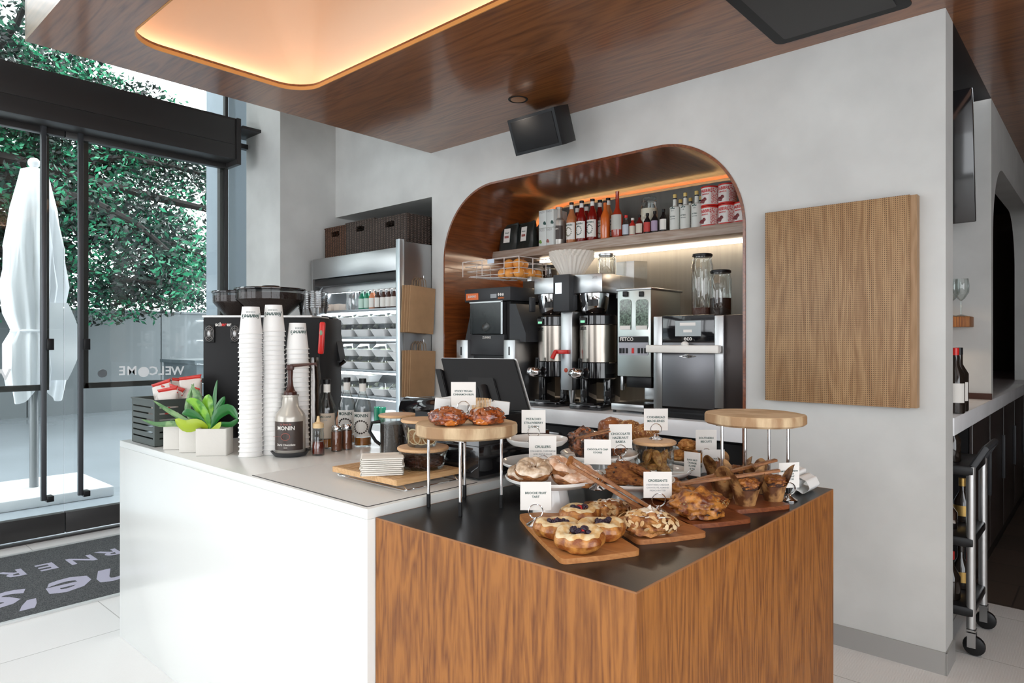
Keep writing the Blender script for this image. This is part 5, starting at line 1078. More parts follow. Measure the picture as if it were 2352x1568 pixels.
# ---------------------------------------------------------------- jars, napkins and slatted rack
rz_ = .968; nr = onZ(911, 1103, rz_); lf = onZ(780, 1068, rz_); rt = onZ(1046, 1072, rz_)
rx0, rx1, ry0, ry1 = lf.x, nr.x, nr.y, rt.y
m_rack = wood('rack_bamboo', (.70, .44, .22), (.56, .32, .14), 'y', 3, .45)
rk = thing('slatted_rack', 'bamboo slatted rack on wire feet holding napkins and a jar', 'rack', ((rx0+rx1)/2, (ry0+ry1)/2, WT))
part('frame', MB().prism([(rx0, ry0), (rx1, ry0), (rx1, ry1), (rx0, ry1)], rz_-.018, rz_, 'xy', holes=[[(rx0+.012, ry0+.012), (rx1-.012, ry0+.012), (rx1-.012, ry1-.012), (rx0+.012, ry1-.012)]]), m_rack, rk)
x = rx0+.018
while x < rx1-.02: part('slat', MB().box(x, x+.0085, ry0+.012, ry1-.012, rz_-.008, rz_-.0005), m_rack, rk); x += .0165
for y in (ry0+.03, ry1-.03): part('wire_foot', MB().tube([(rx0+.02, y, rz_-.018), (rx0-.012, y, WT+.004), (rx0-.002, y, WT+.003), (rx1+.002, y, WT+.003), (rx1+.014, y, WT+.004), (rx1-.01, y, rz_-.018)], .0022, 6), m_chrome, rk)
for x in (rx0-.008, rx1+.010): part('wire_foot', MB().tube([(x, ry0+.03, WT+.004), (x, ry1-.03, WT+.004)], .0022, 6), m_chrome, rk)
nc = onZ(878, 1085, rz_); m_nap = mat('napkin', (.78, .75, .69), .8)
npk = None
for k in range(9):
    z = rz_+.001+k*.0064
    def f(u, v, k=k): return (-.055+.11*u, -.055+.11*v, .0035*math.sin(5*v+.5*k)*math.sin(3*u+1)+.0045*(u > -1))
    if npk is None:
        m = MB().grid(lambda u, v: (-.058+.116*u, -.055+.11*v, .002+.003*math.sin(6*v)), 8, 14); m.grid(lambda u, v: (-.058+.116*u, -.055+.11*v, -.001+.003*math.sin(6*v)), 8, 14)
        m.grid(lambda u, v: (-.058-.0035*math.sin(PI*v), -.055+.11*u, -.001+.003*v+.003*math.sin(6*u)), 14, 4); m.grid(lambda u, v: (.058+.0035*math.sin(PI*v), -.055+.11*u, -.001+.003*v+.003*math.sin(6*u)), 14, 4)
        m.grid(lambda u, v: (-.058+.116*u, -.055, -.001+.003*v), 8, 1).grid(lambda u, v: (-.058+.116*u, .055, -.001+.003*v+.003*math.sin(6)), 8, 1)
        npk = single('folded_napkin', m, m_nap, 'x', 'napkin', 'napkins stacked on the slatted rack', loc=(nc.x, nc.y, z+.002)); c_ = npk
    else: c_ = dup(npk, (nc.x+.002*math.sin(k*2), nc.y+.002*math.cos(k*3), z+.002))
    c_.scale = (1.12, 1.1, 1.25); c_.rotation_euler.z = RZ+.18+.03*math.sin(k*1.7); c_['label'] = 'white folded napkin in the pile on the slatted rack, %s' % ('topmost' if k == 8 else '%s from the bottom' % nth(k+1))
c = onZ(972, 1080, rz_); LY = c.y+.03; lx = atY(972, 1000, LY).x
m_lidb = wood('bamboo_lid', (.70, .44, .24), (.60, .36, .18), 'x', 3, .45)
def lidjar(nm, r, h, s, x, y, z, r0=None):
    o = bpy.data.objects.new(nm, None); COL.objects.link(o); r0 = r0 or r*.86
    part('glass', MB().lathe([(0, 0), (r0*.9, 0), (r0, .006), (r*.97, h*.8), (r*1.0, h*.86), (r*1.0, h)], n=36), m_jar, o)
    part('lid', MB().cyl((0, 0, h), r*1.06, .011, n=40, bev=.003), m_lidb, o); put(o, (x, y, z)); return tag(o, s, 'jar')
j1 = lidjar('lidded_jar', .083, .062, 'low glass jar of dark dried berries with bamboo lid on the slatted rack', lx, LY, rz_+.001)
jx0 = j1.location.copy(); j1.location = (0, 0, 0); part('dried_berries', MB().blob((0, 0, .024), (.07, .07, .024), .12, 9, 2, sub=4), mat('dark_berries', (.06, .015, .01), .4, bump=1, bscale=120), j1); j1.location = jx0
zz = rz_+.001+.062+.012; j2 = lidjar('lidded_jar', .068, .082, 'glass jar of dried citrus slices with bamboo lid stacked on the low jar', lx-.006, LY, zz, .05)
jx = j2.location.copy(); j2.location = (0, 0, 0)
for k, (a, t) in enumerate(((CA-.5, .2), (CA+.1, .1), (CA+.7, -.2), (CA+1.6, .1), (CA-1.4, 0))):
    M = Matrix.Translation((.045*math.cos(a), .045*math.sin(a), .036)) @ Matrix.Rotation(a+PI/2, 4, 'Z') @ Matrix.Rotation(PI/2+t, 4, 'X')
    w_ = MB().lathe([(0, -.0012), (.026, -.0012), (.026, .0012), (0, .0012)], n=20); s1 = part('citrus_slice', w_.xf(M), mat('citrus_flesh', (.30, .13, .04), .6), j2)
    g_ = MB().tube([(.026*math.cos(q), .026*math.sin(q), 0) for q in [i*PI/12 for i in range(24)]], .0022, 5, closed=True)
    for i in range(8): g_.rod((0, 0, 0), (.025*math.cos(i*PI/4), .025*math.sin(i*PI/4), 0), .0016, 4)
    part('rind', g_.xf(M), mat('citrus_pith', (.70, .60, .40), .6), s1)
j2.location = jx
bx_, by_ = atY(913, 1000, 1.74).x, 1.74
j3 = lidjar('coffee_bean_jar', .073, .160, 'tall glass jar of black coffee beans with bamboo lid and a black handle', bx_, by_, WT+.001, .072); jx = j3.location.copy(); j3.location = (0, 0, 0)
part('coffee_beans', MB().lathe([(0, .004), (.066, .006), (.069, .135), (0, .14)], n=32), mat('bean_fill', (.022, .013, .010), .28, bump=1, bscale=130), j3)
a = CA-1.55; q = Vector((math.cos(a), math.sin(a), 0)); part('handle', MB().tube([q*.07+Vector((0, 0, .14)), q*.105+Vector((0, 0, .135)), q*.115+Vector((0, 0, .10)), q*.09+Vector((0, 0, .06)), q*.07+Vector((0, 0, .045))], .007, 8), m_blk, j3); j3.location = jx
# ---------------------------------------------------------------- register things
cdw = thing('cash_drawer', 'black cash drawer on the white counter behind the chrome legged stand', 'cash drawer', (-1.78, 1.79, WT))
part('case', MB().box(-1.98, -1.585, 1.60, 1.98, WT+.004, 1.068, .004), m_blkg, cdw); part('drawer_front', MB().box(-1.97, -1.595, 1.978, 1.986, WT+.02, 1.055, .002), m_blk, cdw)
part('lid_seam', MB().box(-1.982, -1.583, 1.598, 1.982, 1.045, 1.047), m_dgrey, cdw)
rp = thing('receipt_printer', 'black receipt printer with a rounded top beside the tablet', 'printer', (-2.15, 1.96, WT)); PY = 1.94
pa, pb = atY(918, 930, PY).x, atY(1012, 930, PY).x; pz = atY(960, 914, PY).z
part('case', MB().box(pa, pb, PY, PY+.14, WT+.001, pz-.06, .006), m_blk, rp); part('rounded_cover', MB().lathe([(0, 0), (.055, 0), (.058, .004), (.058, pb-pa-.004), (.055, pb-pa), (0, pb-pa)], n=28).xf(Matrix.Translation((pa, PY+.05, pz-.058)) @ Matrix.Rotation(PI/2, 4, 'Y')), m_blkg, rp)
part('badge', MB().box((pa+pb)/2-.02, (pa+pb)/2+.015, PY-.0095, PY-.0075, pz-.055, pz-.045), m_steel, rp)
ts = thing('register_tablet', 'large black tablet register seen from behind with a silver edge', 'tablet', (-1.85, 1.95, WT))
TL, TR, BR = atD(1012, 822, 2.78), atD(1181, 824, 2.62), atD(1216, 945, 2.52)
BL = TL+(BR-TR); n_ = (TR-TL).cross(BR-TR).normalized()
if n_.dot(FW) < 0: n_ = -n_
def slab(a, b, c, d, n_, t0, t1):
    m = MB(); V = [m.bm.verts.new(p+n_*t) for t in (t0, t1) for p in (a, b, c, d)]
    for f in ((0, 1, 2, 3), (7, 6, 5, 4), (0, 4, 5, 1), (1, 5, 6, 2), (2, 6, 7, 3), (3, 7, 4, 0)): m.bm.faces.new([V[i] for i in f])
    bmesh.ops.bevel(m.bm, geom=m.bm.edges[:], offset=.003, segments=2, affect='EDGES'); return m
part('back_shell', slab(TL, TR, BR, BL, n_, 0, .012), m_blkm, ts); e = .006; U_ = (TR-TL).normalized(); V_ = (TR-BR).normalized()
part('silver_rim', slab(TL-U_*e+V_*e, TR+U_*e+V_*e, BR+U_*e-V_*e, BL-U_*e-V_*e, n_, .0125, .019), mat('silver_rim', (.65, .66, .68), .3, .8), ts)
part('screen', slab(TL, TR, BR, BL, n_, .0195, .022), m_blkg, ts)
cm_ = (TL+BR)/2-n_*.002-V_*.02; part('mount_plate', slab(cm_-U_*.06+V_*.045, cm_+U_*.06+V_*.045, cm_+U_*.06-V_*.06, cm_-U_*.06-V_*.06, n_, -.008, .0), m_blk, ts)
part('card_reader', slab(BL+V_*.17-U_*.03, BL+V_*.17, BL+V_*.04, BL+V_*.04-U_*.03, n_, -.02, .02), m_blk, ts)
ft_ = Vector((cm_.x, cm_.y, 0)); part('stand_arm', MB().tube([cm_-n_*.006, cm_-n_*.02-V_*.05, Vector((cm_.x, cm_.y+.05, 1.10))], .022, 10), m_blk, ts); part('foot', MB().box(cm_.x-.07, cm_.x+.07, 2.0, 2.13, WT+.001, WT+.012, .004), m_blk, ts); part('column', MB().box(cm_.x-.025, cm_.x+.025, 2.03, 2.09, WT+.012, 1.12, .004), m_blk, ts)
# cutlery caddy on the drawer
cq = thing('cutlery_caddy', 'black caddy on the cash drawer behind the sticky buns', 'caddy', (-1.77, 1.74, 1.069)); CX0, CX1, CY0, CY1 = -1.95, -1.60, 1.63, 1.86; cz1 = 1.14
q = MB(); q.prism([(CX0, CY0), (CX1, CY0), (CX1, CY1), (CX0, CY1)], 1.069, cz1, 'xy', holes=[[(CX0+.004, CY0+.004), (CX1-.004, CY0+.004), (CX1-.004, CY1-.004), (CX0+.004, CY1-.004)]]); q.box(CX0, CX1, CY0, CY1, 1.069, 1.071)
part('tray', q, m_blk, cq)
rr = random.Random(6); pk = None
for i, px in enumerate((1012, 1030, 1052, 1072, 1098, 1118, 1136, 1148)):
    y = 1.70+.05*(i % 2); x = min(max(atY(px, 930, y).x, CX0+.035), CX1-.035)
    if pk is None: pk = single('napkin_packet', MB().box(-.03, .03, -.007, .007, 0, .115, .002), m_paper, 'x', 'napkin packet', 'white packets in the black caddy', loc=(x, y, 1.073)); c_ = pk
    else: c_ = dup(pk, (x, y, 1.073))
    c_.rotation_euler = (rr.uniform(-.15, .12), rr.uniform(-.15, .15), RZ+rr.uniform(-.3, .3)); c_['label'] = 'white paper packet in the black caddy, %s from the left' % nth(i+1)
fk = None
for i in range(7):
    x = atY(1098+i*3, 930, 1.66).x; M_ = (x, 1.655+.004*(i % 2), 1.075)
    if fk is None:
        m = MB().box(-.0035, .0035, -.001, .001, 0, .085).box(-.009, .009, -.001, .001, .085, .097)
        for k in (-1, -.33, .33, 1): m.box(.0075*k-.0013, .0075*k+.0013, -.001, .001, .097, .13)
        fk = single('wooden_fork', m, m_bamboo, 'x', 'fork', 'wooden forks in the black caddy', loc=M_); c_ = fk
    else: c_ = dup(fk, M_)
    c_.rotation_euler = (0, .03*(i-3), RZ); c_['label'] = 'wooden fork standing in the black caddy, %s from the left' % nth(i+1)
# ---------------------------------------------------------------- log slab stands
m_log = mat('log_slice', (.52, .34, .18), .6, var=1, vscale=9, vcol=(.70, .52, .32), bump=.2, bscale=30)
m_barkl = mat('peeled_bark', (.62, .46, .28), .65, var=1, vscale=16, vcol=(.34, .20, .10), stretch=(1, 1, .25), bump=.4, bscale=40)
def logstand(nm, s, cx, cy, zt, th_, r, legs, sd, lean=0):
    o = thing(nm, s, 'cake stand', (cx, cy, BTZ)); rn = lambda a: r*(1+.035*noise.noise(Vector((math.cos(a)*1.5+sd, math.sin(a)*1.5, 0)))*2+.012*math.sin(a*9+sd))
    fn = lambda a, rr_, z: (rr_*rn(a)/r, z)
    part('log_slab', MB().lathe([(0, zt-th_), (r*.95, zt-th_), (r, zt-th_+.006), (r, zt-.005), (r*.985, zt)], (cx, cy, 0), 56, fn), m_barkl, o)
    tp_ = part('slab_top', MB().lathe([(r*.984, zt-.0002), (r*.98, zt+.0006), (0, zt+.0008)], (cx, cy, 0), 56, fn), m_log, o)
    for x, y in legs:
        lg = part('leg', MB().cyl((x, y, BTZ+.035), .0045, zt-th_-BTZ-.035, n=12), m_chrome, o); part('rubber_foot', MB().cyl((x, y, BTZ+.0005), .0062, .04, n=12), m_blk, lg)
    for (a, b) in ((0, 1), (2, 3), (0, 3)):
        if b < len(legs): p0, p1 = Vector((*legs[a], zt-th_-.004)), Vector((*legs[b], zt-th_-.004)); d_ = (p1-p0).normalized()*.02; part('cross_bar', MB().rod(p0-d_, p1+d_, .0035), m_chrome, o)
    return o
LZ = 1.156
logstand('log_slab_stand', 'round log slice stand on chrome legs carrying the sticky buns', -1.452, 1.411, LZ, .036, .152, [(-1.530, 1.330), (-1.384, 1.322), (-1.54, 1.49), (-1.36, 1.468)], 1)
RZT = 1.176
logstand('log_slab_stand', 'empty round log slice stand on chrome legs at the right end of the island', -.835, 2.06, RZT, .032, .145, [(-.912, 2.0), (-.90, 2.147), (-.815, 2.13), (-.772, 2.175)], 4)
# ---------------------------------------------------------------- white cake stands and plates
def cake(nm, s, x, y, zr, r, zb=BTZ, foot=.42, cat='cake stand'):
    h = zr-zb; o = thing(nm, s, cat, (x, y, zb), 'white ceramic cake stands')
    part('plate', MB().lathe([(0, zr-.008), (r*.4, zr-.010), (r*.85, zr-.008), (r*.985, zr+.004), (r, zr+.010), (r*.985, zr+.012), (r*.94, zr+.006), (r*.86, zr), (0, zr)], (x, y, 0), 56), m_ceramic, o)
    if h > .03: part('pedestal', MB().lathe([(0, zb+.0005), (r*foot, zb+.0005), (r*foot, zb+.005), (r*foot*.86, zb+h*.4), (r*foot*.7, zr-.009)], (x, y, 0), 40), m_ceramic, o)
    return o
cake('cake_stand', 'white cake stand holding the glazed crullers at the front left of the island', -1.215, 1.529, 1.000, .137)
cake('cake_stand', 'low white cake stand holding the brown cookies in the centre', -1.135, 1.815, .962, .142, foot=.38)
D_ = atD(1248, 1064, 2.22); cake('cake_stand', 'empty white plate stand behind the crullers, carrying the smaller stand', D_.x, D_.y, .994, .140)
cake('cake_stand', 'small empty white cake stand raised on the plate behind the crullers', D_.x-.028, D_.y+.002, 1.066, .103, zb=.996, foot=.26)
E_ = atD(1376, 1043, 2.33); cake('cake_stand', 'white plate stand holding the chocolate babka', E_.x, E_.y, 1.004, .135)
G_ = atD(1512, 1072, 2.33); cake('cake_stand', 'low white plate under the glass jar of madeleines', G_.x, G_.y, .946, .112)
H_ = atD(1590, 1060, 2.56); cake('cake_stand', 'low white plate of golden biscuits at the back of the island', H_.x, H_.y-.0, .944, .105)
# ================================================================ cards on clips
clip0 = None
m_mir = m_chrome
def clip(x, y, zb, s, g='chrome ring card clips'):
    global clip0
    if clip0 is None:
        clip0 = bpy.data.objects.new('card_clip', None); COL.objects.link(clip0)
        part('base', MB().lathe([(0, 0), (.025, 0), (.025, .002), (.018, .007), (.008, .012), (.003, .02), (0, .02)], n=24), m_mir, clip0)
        for dy in (-.0022, .0022): part('ring', MB().tube([(.019*math.cos(t), dy, .036+.019*math.sin(t)) for t in [k*PI/14 for k in range(28)]], .0013, 6, closed=True), m_mir, clip0)
        o = clip0
    else: o = dup(clip0)
    o.location = (x, y, zb); o.rotation_euler.z = RZ; return tag(o, s, 'card clip', g)
def card(l, r, t, b, d, zb, lines, sub, nm, rot=0, size=None, where='', ringpx=None):
    cx = (l+r)/2; w_ = (r-l)/FPX*d/max(.35, math.cos(rot)); z0 = atD(cx, b, d).z; z1 = atD(cx, t, d).z; c = atD(cx, b, d); h = z1-z0
    o = thing('name_card', '%s card reading %s%s' % (('square white', 'cream')[0], nm, where), 'card', (0, 0, 0), 'name cards among the pastries')
    p_ = part('card', MB().box(-w_/2, w_/2, -.0006, .0006, 0, h), m_card, o)
    n = len(lines)+len(sub); y = h*.60 if n <= 3 else h*.66
    fs = size or min(w_*.135, w_*1.25/max(max(len(x) for x in lines), 6)*1.02)
    for i, s in enumerate(lines): text(s, fs, m_ink, p_, facing((0, -.0009, y))); y -= fs*1.25
    for s in sub: text(s, fs*.62, m_ink2, p_, facing((0, -.0009, y))); y -= fs*.85
    put(o, (c.x, c.y, z0), RZ+rot)
    rp = atD(ringpx or cx, b, d)
    clip(rp.x, rp.y, zb, 'chrome ring clip holding the %s card' % nm); return o
card(1036, 1093, 877, 930, 2.12, LZ+.001, ['STICKY PECAN', 'CINNAMON BUN'], [], 'sticky pecan cinnamon bun', where=' behind the buns')
card(1198, 1253, 941, 994, 2.20, 1.067, ['PISTACHIO', 'STRAWBERRY', 'DANISH'], [], 'pistachio strawberry danish')
card(1215, 1278, 1001, 1063, 2.03, 1.001, ['CRULLERS'], ['CINNAMON, CARDAMOM', 'AND MAPLE GLAZE'], 'crullers', size=.0105, where=' behind the glazed crullers')
card(1398, 1452, 974, 1029, 2.21, 1.005, ['CHOCOLATE', 'HAZELNUT', 'BABKA'], [], 'chocolate hazelnut babka', rot=.1)
card(1342, 1403, 1009, 1066, 1.99, .963, ['CHOCOLATE CHIP', 'COOKIE'], [], 'chocolate chip cookie', rot=-.1)
JZ = .948; JH = 1.045
card(1479, 1534, 938, 988, 2.35, JH+.0125, ['CORNBREAD', 'MADELEINES'], [], 'cornbread madeleines', where=' on the jar lid')
card(1598, 1646, 987, 1034, 2.50, .946, ['SOUTHERN', 'BISCUITS'], [], 'southern biscuits')
card(1613, 1664, 1032, 1085, 2.36, BTZ+.0005, ['FIG AND WALNUT', 'MUFFINS'], [], 'fig and walnut muffins')
card(1575, 1605, 1038, 1092, 2.30, BTZ+.0005, ['DATE NUT', 'ORANGE', 'SCONE', '& FIG'], [], 'four short lines', rot=-.75, size=.008, where=', narrow and turned sideways')
card(1478, 1543, 1083, 1143, 1.90, BTZ+.013, ['CROISSANTS'], ['EVERYTHING CHEDDAR', 'CHOCOLATE, ALMOND', 'FRENCH BUTTER'], 'croissants', size=.0095, ringpx=1513)
card(1195, 1266, 1106, 1171, 1.77, BTZ+.0135, ['BRIOCHE FRUIT', 'TART'], [], 'brioche fruit tart', where=' at the corner of the board')
card(1787, 1838, 1062, 1120, 2.10, BTZ+.0005, ['SMOKED JALAPENO', 'CHEDDAR', 'CROISSANT', 'KOLACHE'], [], 'smoked jalapeno cheddar croissant kolache', rot=.2, size=.0068)
# ================================================================ boards
def board(s, dx, dy, m, k=1.0):
    B_ = Vector((-.914+dx, 1.184+dy)); P_ = [(0, 0), (.05, .08), (.098, .176), (.0, .235), (-.125, .285), (-.245, .330), (-.30, .285), (-.332, .232), (-.23, .155), (-.115, .075)]
    def rnd_(P, r=.018):
        out = []
        n = len(P)
        for i in range(n):
            a, b, c = Vector(P[i-1]), Vector(P[i]), Vector(P[(i+1) % n]); u = (a-b).normalized(); v = (c-b).normalized()
            if u.angle(v) > 2.75: out.append(tuple(b)); continue
            for t in (0, .25, .5, .75, 1): q = (b+u*r)*(1-t)**2+b*2*t*(1-t)+(b+v*r)*t*t; out.append(tuple(q))
        return out
    pts = [(B_.x+x, B_.y+y) for x, y in rnd_(P_)]
    mb = MB().prism(pts, BTZ, BTZ+.0125, 'xy'); return single('serving_board', mb, m, s, 'board', 'wooden serving boards')
m_b1 = wood('board_light', (.54, .24, .08), (.42, .16, .045), 'x', 2, .45); m_b2 = wood('board_mid', (.46, .19, .065), (.34, .12, .04), 'x', 2, .4); m_b3 = wood('board_red', (.25, .075, .026), (.16, .04, .014), 'x', 2, .35)
board('light wooden board with the four fruit tarts', 0, 0, m_b1); board('wooden board under the almond croissants', .050, .238, m_b2)
board('reddish wooden board under the big seeded croissant', .080, .448, m_b3); board('dark red wooden board under the paper wrapped muffins', .104, .678, m_b3)
TZ = BTZ+.0128
# ---------------------------------------------------------------- fruit tarts
k_tart = bake('brioche_crust', (.24, .06, .010), (.58, .25, .055), 14, .4, .5, 45, coat=.3, p=(.42, .64)); m_crm = mat('pastry_cream', (.80, .66, .38), .4, bump=.3, bscale=60); m_bb = mat('blackberry', (.025, .012, .03), .3, bump=.8, bscale=250); m_rb = mat('raspberry', (.45, .02, .02), .3, bump=.6, bscale=250); m_brie = mat('brioche_rim', (.66, .40, .16), .5, bump=.3, bscale=50, var=1, vscale=45, vcol=(.80, .66, .42))
def tart(px, py, rz, s, sd, sc_=1.0):
    p = onZ(px, py, TZ); o = thing('fruit_tart', s, 'pastry', (0, 0, 0), 'brioche fruit tarts on the light board')
    R_, r_ = .033, .0175
    def f(u, v):
        a = 2*PI*u; b = 2*PI*v; w_ = 1+.13*noise.noise(Vector((math.cos(a)*2+sd, math.sin(a)*2, sd)))*2; q = R_*w_+r_*math.cos(b)*(1+.1*math.sin(5*a+sd)); z = .021+r_*1.15*math.sin(b)*(1+.12*math.sin(3*a+sd))
        return (q*math.cos(a)*1.18, q*math.sin(a)*.95, max(z, .0005))
    part('crust', MB().grid(f, 44, 18, cu=True), k_tart, o, 80)
    def g(u, v):
        a = 2*PI*u; x, y, z = f(u, .27+.30*(v-.5)+.02*math.sin(9*a+sd)); return (x*1.0, y*1.0, z+.0012)
    part('pale_rim', MB().grid(g, 44, 6, cu=True), m_brie, o, 80)
    part('cream', MB().blob((0, 0, .022), (.034, .026, .010), .1, 2, sd, sub=3), m_crm, o)
    rr = random.Random(sd)
    for k in range(9):
        a = rr.uniform(0, 6.28); q = rr.uniform(0, .020); sz = rr.uniform(.0075, .0105); rd = k in (2,)
        m = MB()
        if k < 4 or rd:
            for j in range(12):
                b = rr.uniform(0, 6.28); e_ = rr.uniform(-.3, 1.2); m.blob((sz*.62*math.cos(b)*math.cos(e_), sz*.62*math.sin(b)*math.cos(e_), sz*.6*math.sin(e_)), (sz*.45,)*3, 0, sub=1)
        else: m.blob((0, 0, 0), (sz*.9,)*3, .03, sub=2)
        m.xf(Matrix.Translation((q*math.cos(a)*1.3, q*math.sin(a)*.9, .036+.002*(k % 2)))); part('berry', m, m_rb if rd else m_bb, o)
    put(o, (p.x, p.y, TZ), RZ+rz); o.scale = (sc_,)*3; return o
tart(1332, 1198, .3, 'fruit tart on the light board, rearmost of the four', 3, 1.0); tart(1281, 1232, -.2, 'fruit tart on the light board, leftmost of the four', 5, 1.0)
tart(1380, 1237, .5, 'fruit tart on the light board, rightmost of the four', 8, 1.08); t4 = tart(1332, 1262, -.7, 'fruit tart on the light board, nearest and tilted forward', 11, 1.05); t4.rotation_euler.x = .18; t4.location.z += .006
# ---------------------------------------------------------------- croissants and buns
k_alm = bake('almond_croissant_crust', (.20, .055, .012), (.50, .22, .06), 16, .5, .8, 50); m_sug = mat('powdered_sugar', (.86, .83, .78), .9, bump=.5, bscale=120, var=1, vscale=30, vcol=(.62, .45, .26)); m_flk = mat('almond_flake', (.52, .30, .12), .6, var=1, vscale=20, vcol=(.72, .54, .32))
def surf_pts(rad, n, rr, zmin=.0):
    out = []
    while len(out) < n:
        v = Vector((rr.gauss(0, 1), rr.gauss(0, 1), rr.gauss(0, 1))).normalized()
        if v.z > zmin: out.append((Vector((v.x*rad[0], v.y*rad[1], v.z*rad[2])), Vector((v.x/rad[0], v.y/rad[1], v.z/rad[2])).normalized()))
    return out
def flakes(rad, n, rr, size, zmin=.1, c=(0, 0, 0)):
    m = MB()
    for p, nn in surf_pts(rad, n, rr, zmin):
        Q = nn.to_track_quat('Z', 'Y').to_matrix().to_4x4() @ Matrix.Rotation(rr.uniform(0, 6.28), 4, 'Z') @ Matrix.Rotation(rr.uniform(-.5, .5), 4, 'X')
        t = bmesh.new(); bmesh.ops.create_cone(t, segments=8, radius1=size, radius2=size, depth=.0012, cap_ends=True)
        for v in t.verts: v.co.y *= .6
        bmesh.ops.transform(t, matrix=Matrix.Translation(Vector(c)+p*1.03) @ Q, verts=t.verts); m._add(t)
    return m
def croi(px, py, s, rad, sd, rz, nf=70, sug=True, m=None, z=TZ, grp='almond croissants'):
    p = onZ(px, py, z); o = thing('almond_croissant' if sug else 'croissant', s, 'pastry', (0, 0, 0), grp)
    bend = lambda q: Vector((q.x, q.y+1.6*q.x*q.x*1.4, q.z*(1-.25*(q.x/rad[0])**2)))
    def ridged(q):
        q = bend(q); k = 1+.05*math.sin(q.x/rad[0]*9); return Vector((q.x, q.y*k, q.z*k))
    part('crust', MB().blob((0, 0, rad[2]*.8), rad, .17, 3.6, sd, sub=4, flat=-rad[2]*.78, fn=ridged), m or k_alm, o, 80)
    rr = random.Random(sd)
    if sug:
        part('powdered_sugar', MB().blob((0, 0, rad[2]*.80), (rad[0]*.82, rad[1]*.80, rad[2]*1.07), .17, 3.6, sd, sub=4, fn=ridged), m_sug, o, 80)
        fl = part('almond_flakes', flakes((rad[0], rad[1], rad[2]), nf, rr, .008, -.15, (0, 0, rad[2]*.82)), m_flk, o); fl['kind'] = 'stuff'
    put(o, (p.x, p.y, z), RZ+rz); return o
croi(1398, 1190, 'smaller sugar dusted almond croissant at the back of its board', (.062, .040, .028), 2, .2, 60)
croi(1487, 1225, 'large almond croissant thick with sliced almonds and sugar, front of its board', (.074, .048, .032), 6, -.25, 110)
k_evr = bake('seeded_croissant_crust', (.14, .032, .008), (.52, .21, .04), 14, .4, 1, 35, coat=.15)
o = croi(1608, 1187, 'big golden seeded croissant with dark filling on the reddish board', (.082, .056, .042), 9, .15, 0, False, k_evr, grp='seeded croissants')
loc0, r0 = o.location.copy(), o.rotation_euler.z; o.location = (0, 0, 0); o.rotation_euler.z = 0
part('dark_filling', MB().blob((.012, -.038, .022), (.024, .014, .018), .3, 4, 3, sub=3).blob((-.02, -.012, .062), (.018, .014, .008), .3, 4, 5, sub=3), mat('chocolate_filling', (.03, .012, .008), .35), o)
sd_ = part('seeds', flakes((.078, .052, .036), 240, random.Random(4), .0019, .15, (0, 0, .030)), mat('mixed_seeds', (.16, .12, .05), .6, var=1, vscale=90, vcol=(.5, .4, .2)), o); sd_['kind'] = 'stuff'; o.location = loc0; o.rotation_euler.z = r0
croi(1553, 1150, 'brown croissant half hidden behind the croissants card', (.07, .038, .03), 12, .1, 0, False, k_evr, grp='seeded croissants')
croi(1530, 1128, 'brown croissant behind the big seeded croissant near the wooden tongs', (.05, .034, .028), 15, -.5, 0, False, k_evr, grp='seeded croissants')
# sticky buns
k_stk = bake('caramel_glaze', (.11, .016, .004), (.40, .085, .012), 20, .12, .8, 40, coat=1); m_pec = mat('candied_pecan', (.30, .085, .025), .25, coat=.8)
SZt = LZ+.001
for px, py, s, sd in ((1030, 976, 'glossy caramel pecan bun, left of the pair on the log slice', 3), (1116, 974, 'glossy caramel pecan bun, right of the pair on the log slice', 7)):
    p = onZ(px, py, SZt); o = thing('sticky_bun', s, 'pastry', (0, 0, 0), 'sticky pecan buns')
    part('bun', MB().blob((0, 0, .022), (.056, .05, .026), .10, 2.5, sd, sub=4, flat=-.021), k_stk, o, 80); rr = random.Random(sd); k = 0
    for q, nn in surf_pts((.05, .045, .027), 16, rr, .1):
        M = nn.to_track_quat('Z', 'Y').to_matrix().to_4x4() @ Matrix.Rotation(rr.uniform(0, 6), 4, 'Z'); part('pecan', MB().blob(Vector((0, 0, .024))+q, (.013, .0075, .006), .35, 4, k, sub=2, M=M.to_3x3()), m_pec, o); k += 1
    part('glaze_drip', MB().blob((.01*(1 if sd == 3 else -1), -.038, .012), (.022, .014, .010), .2, 3, sd, sub=3), mat('caramel_drip', (.55, .16, .02), .08, coat=1), o)
    put(o, (p.x, p.y, SZt), RZ)
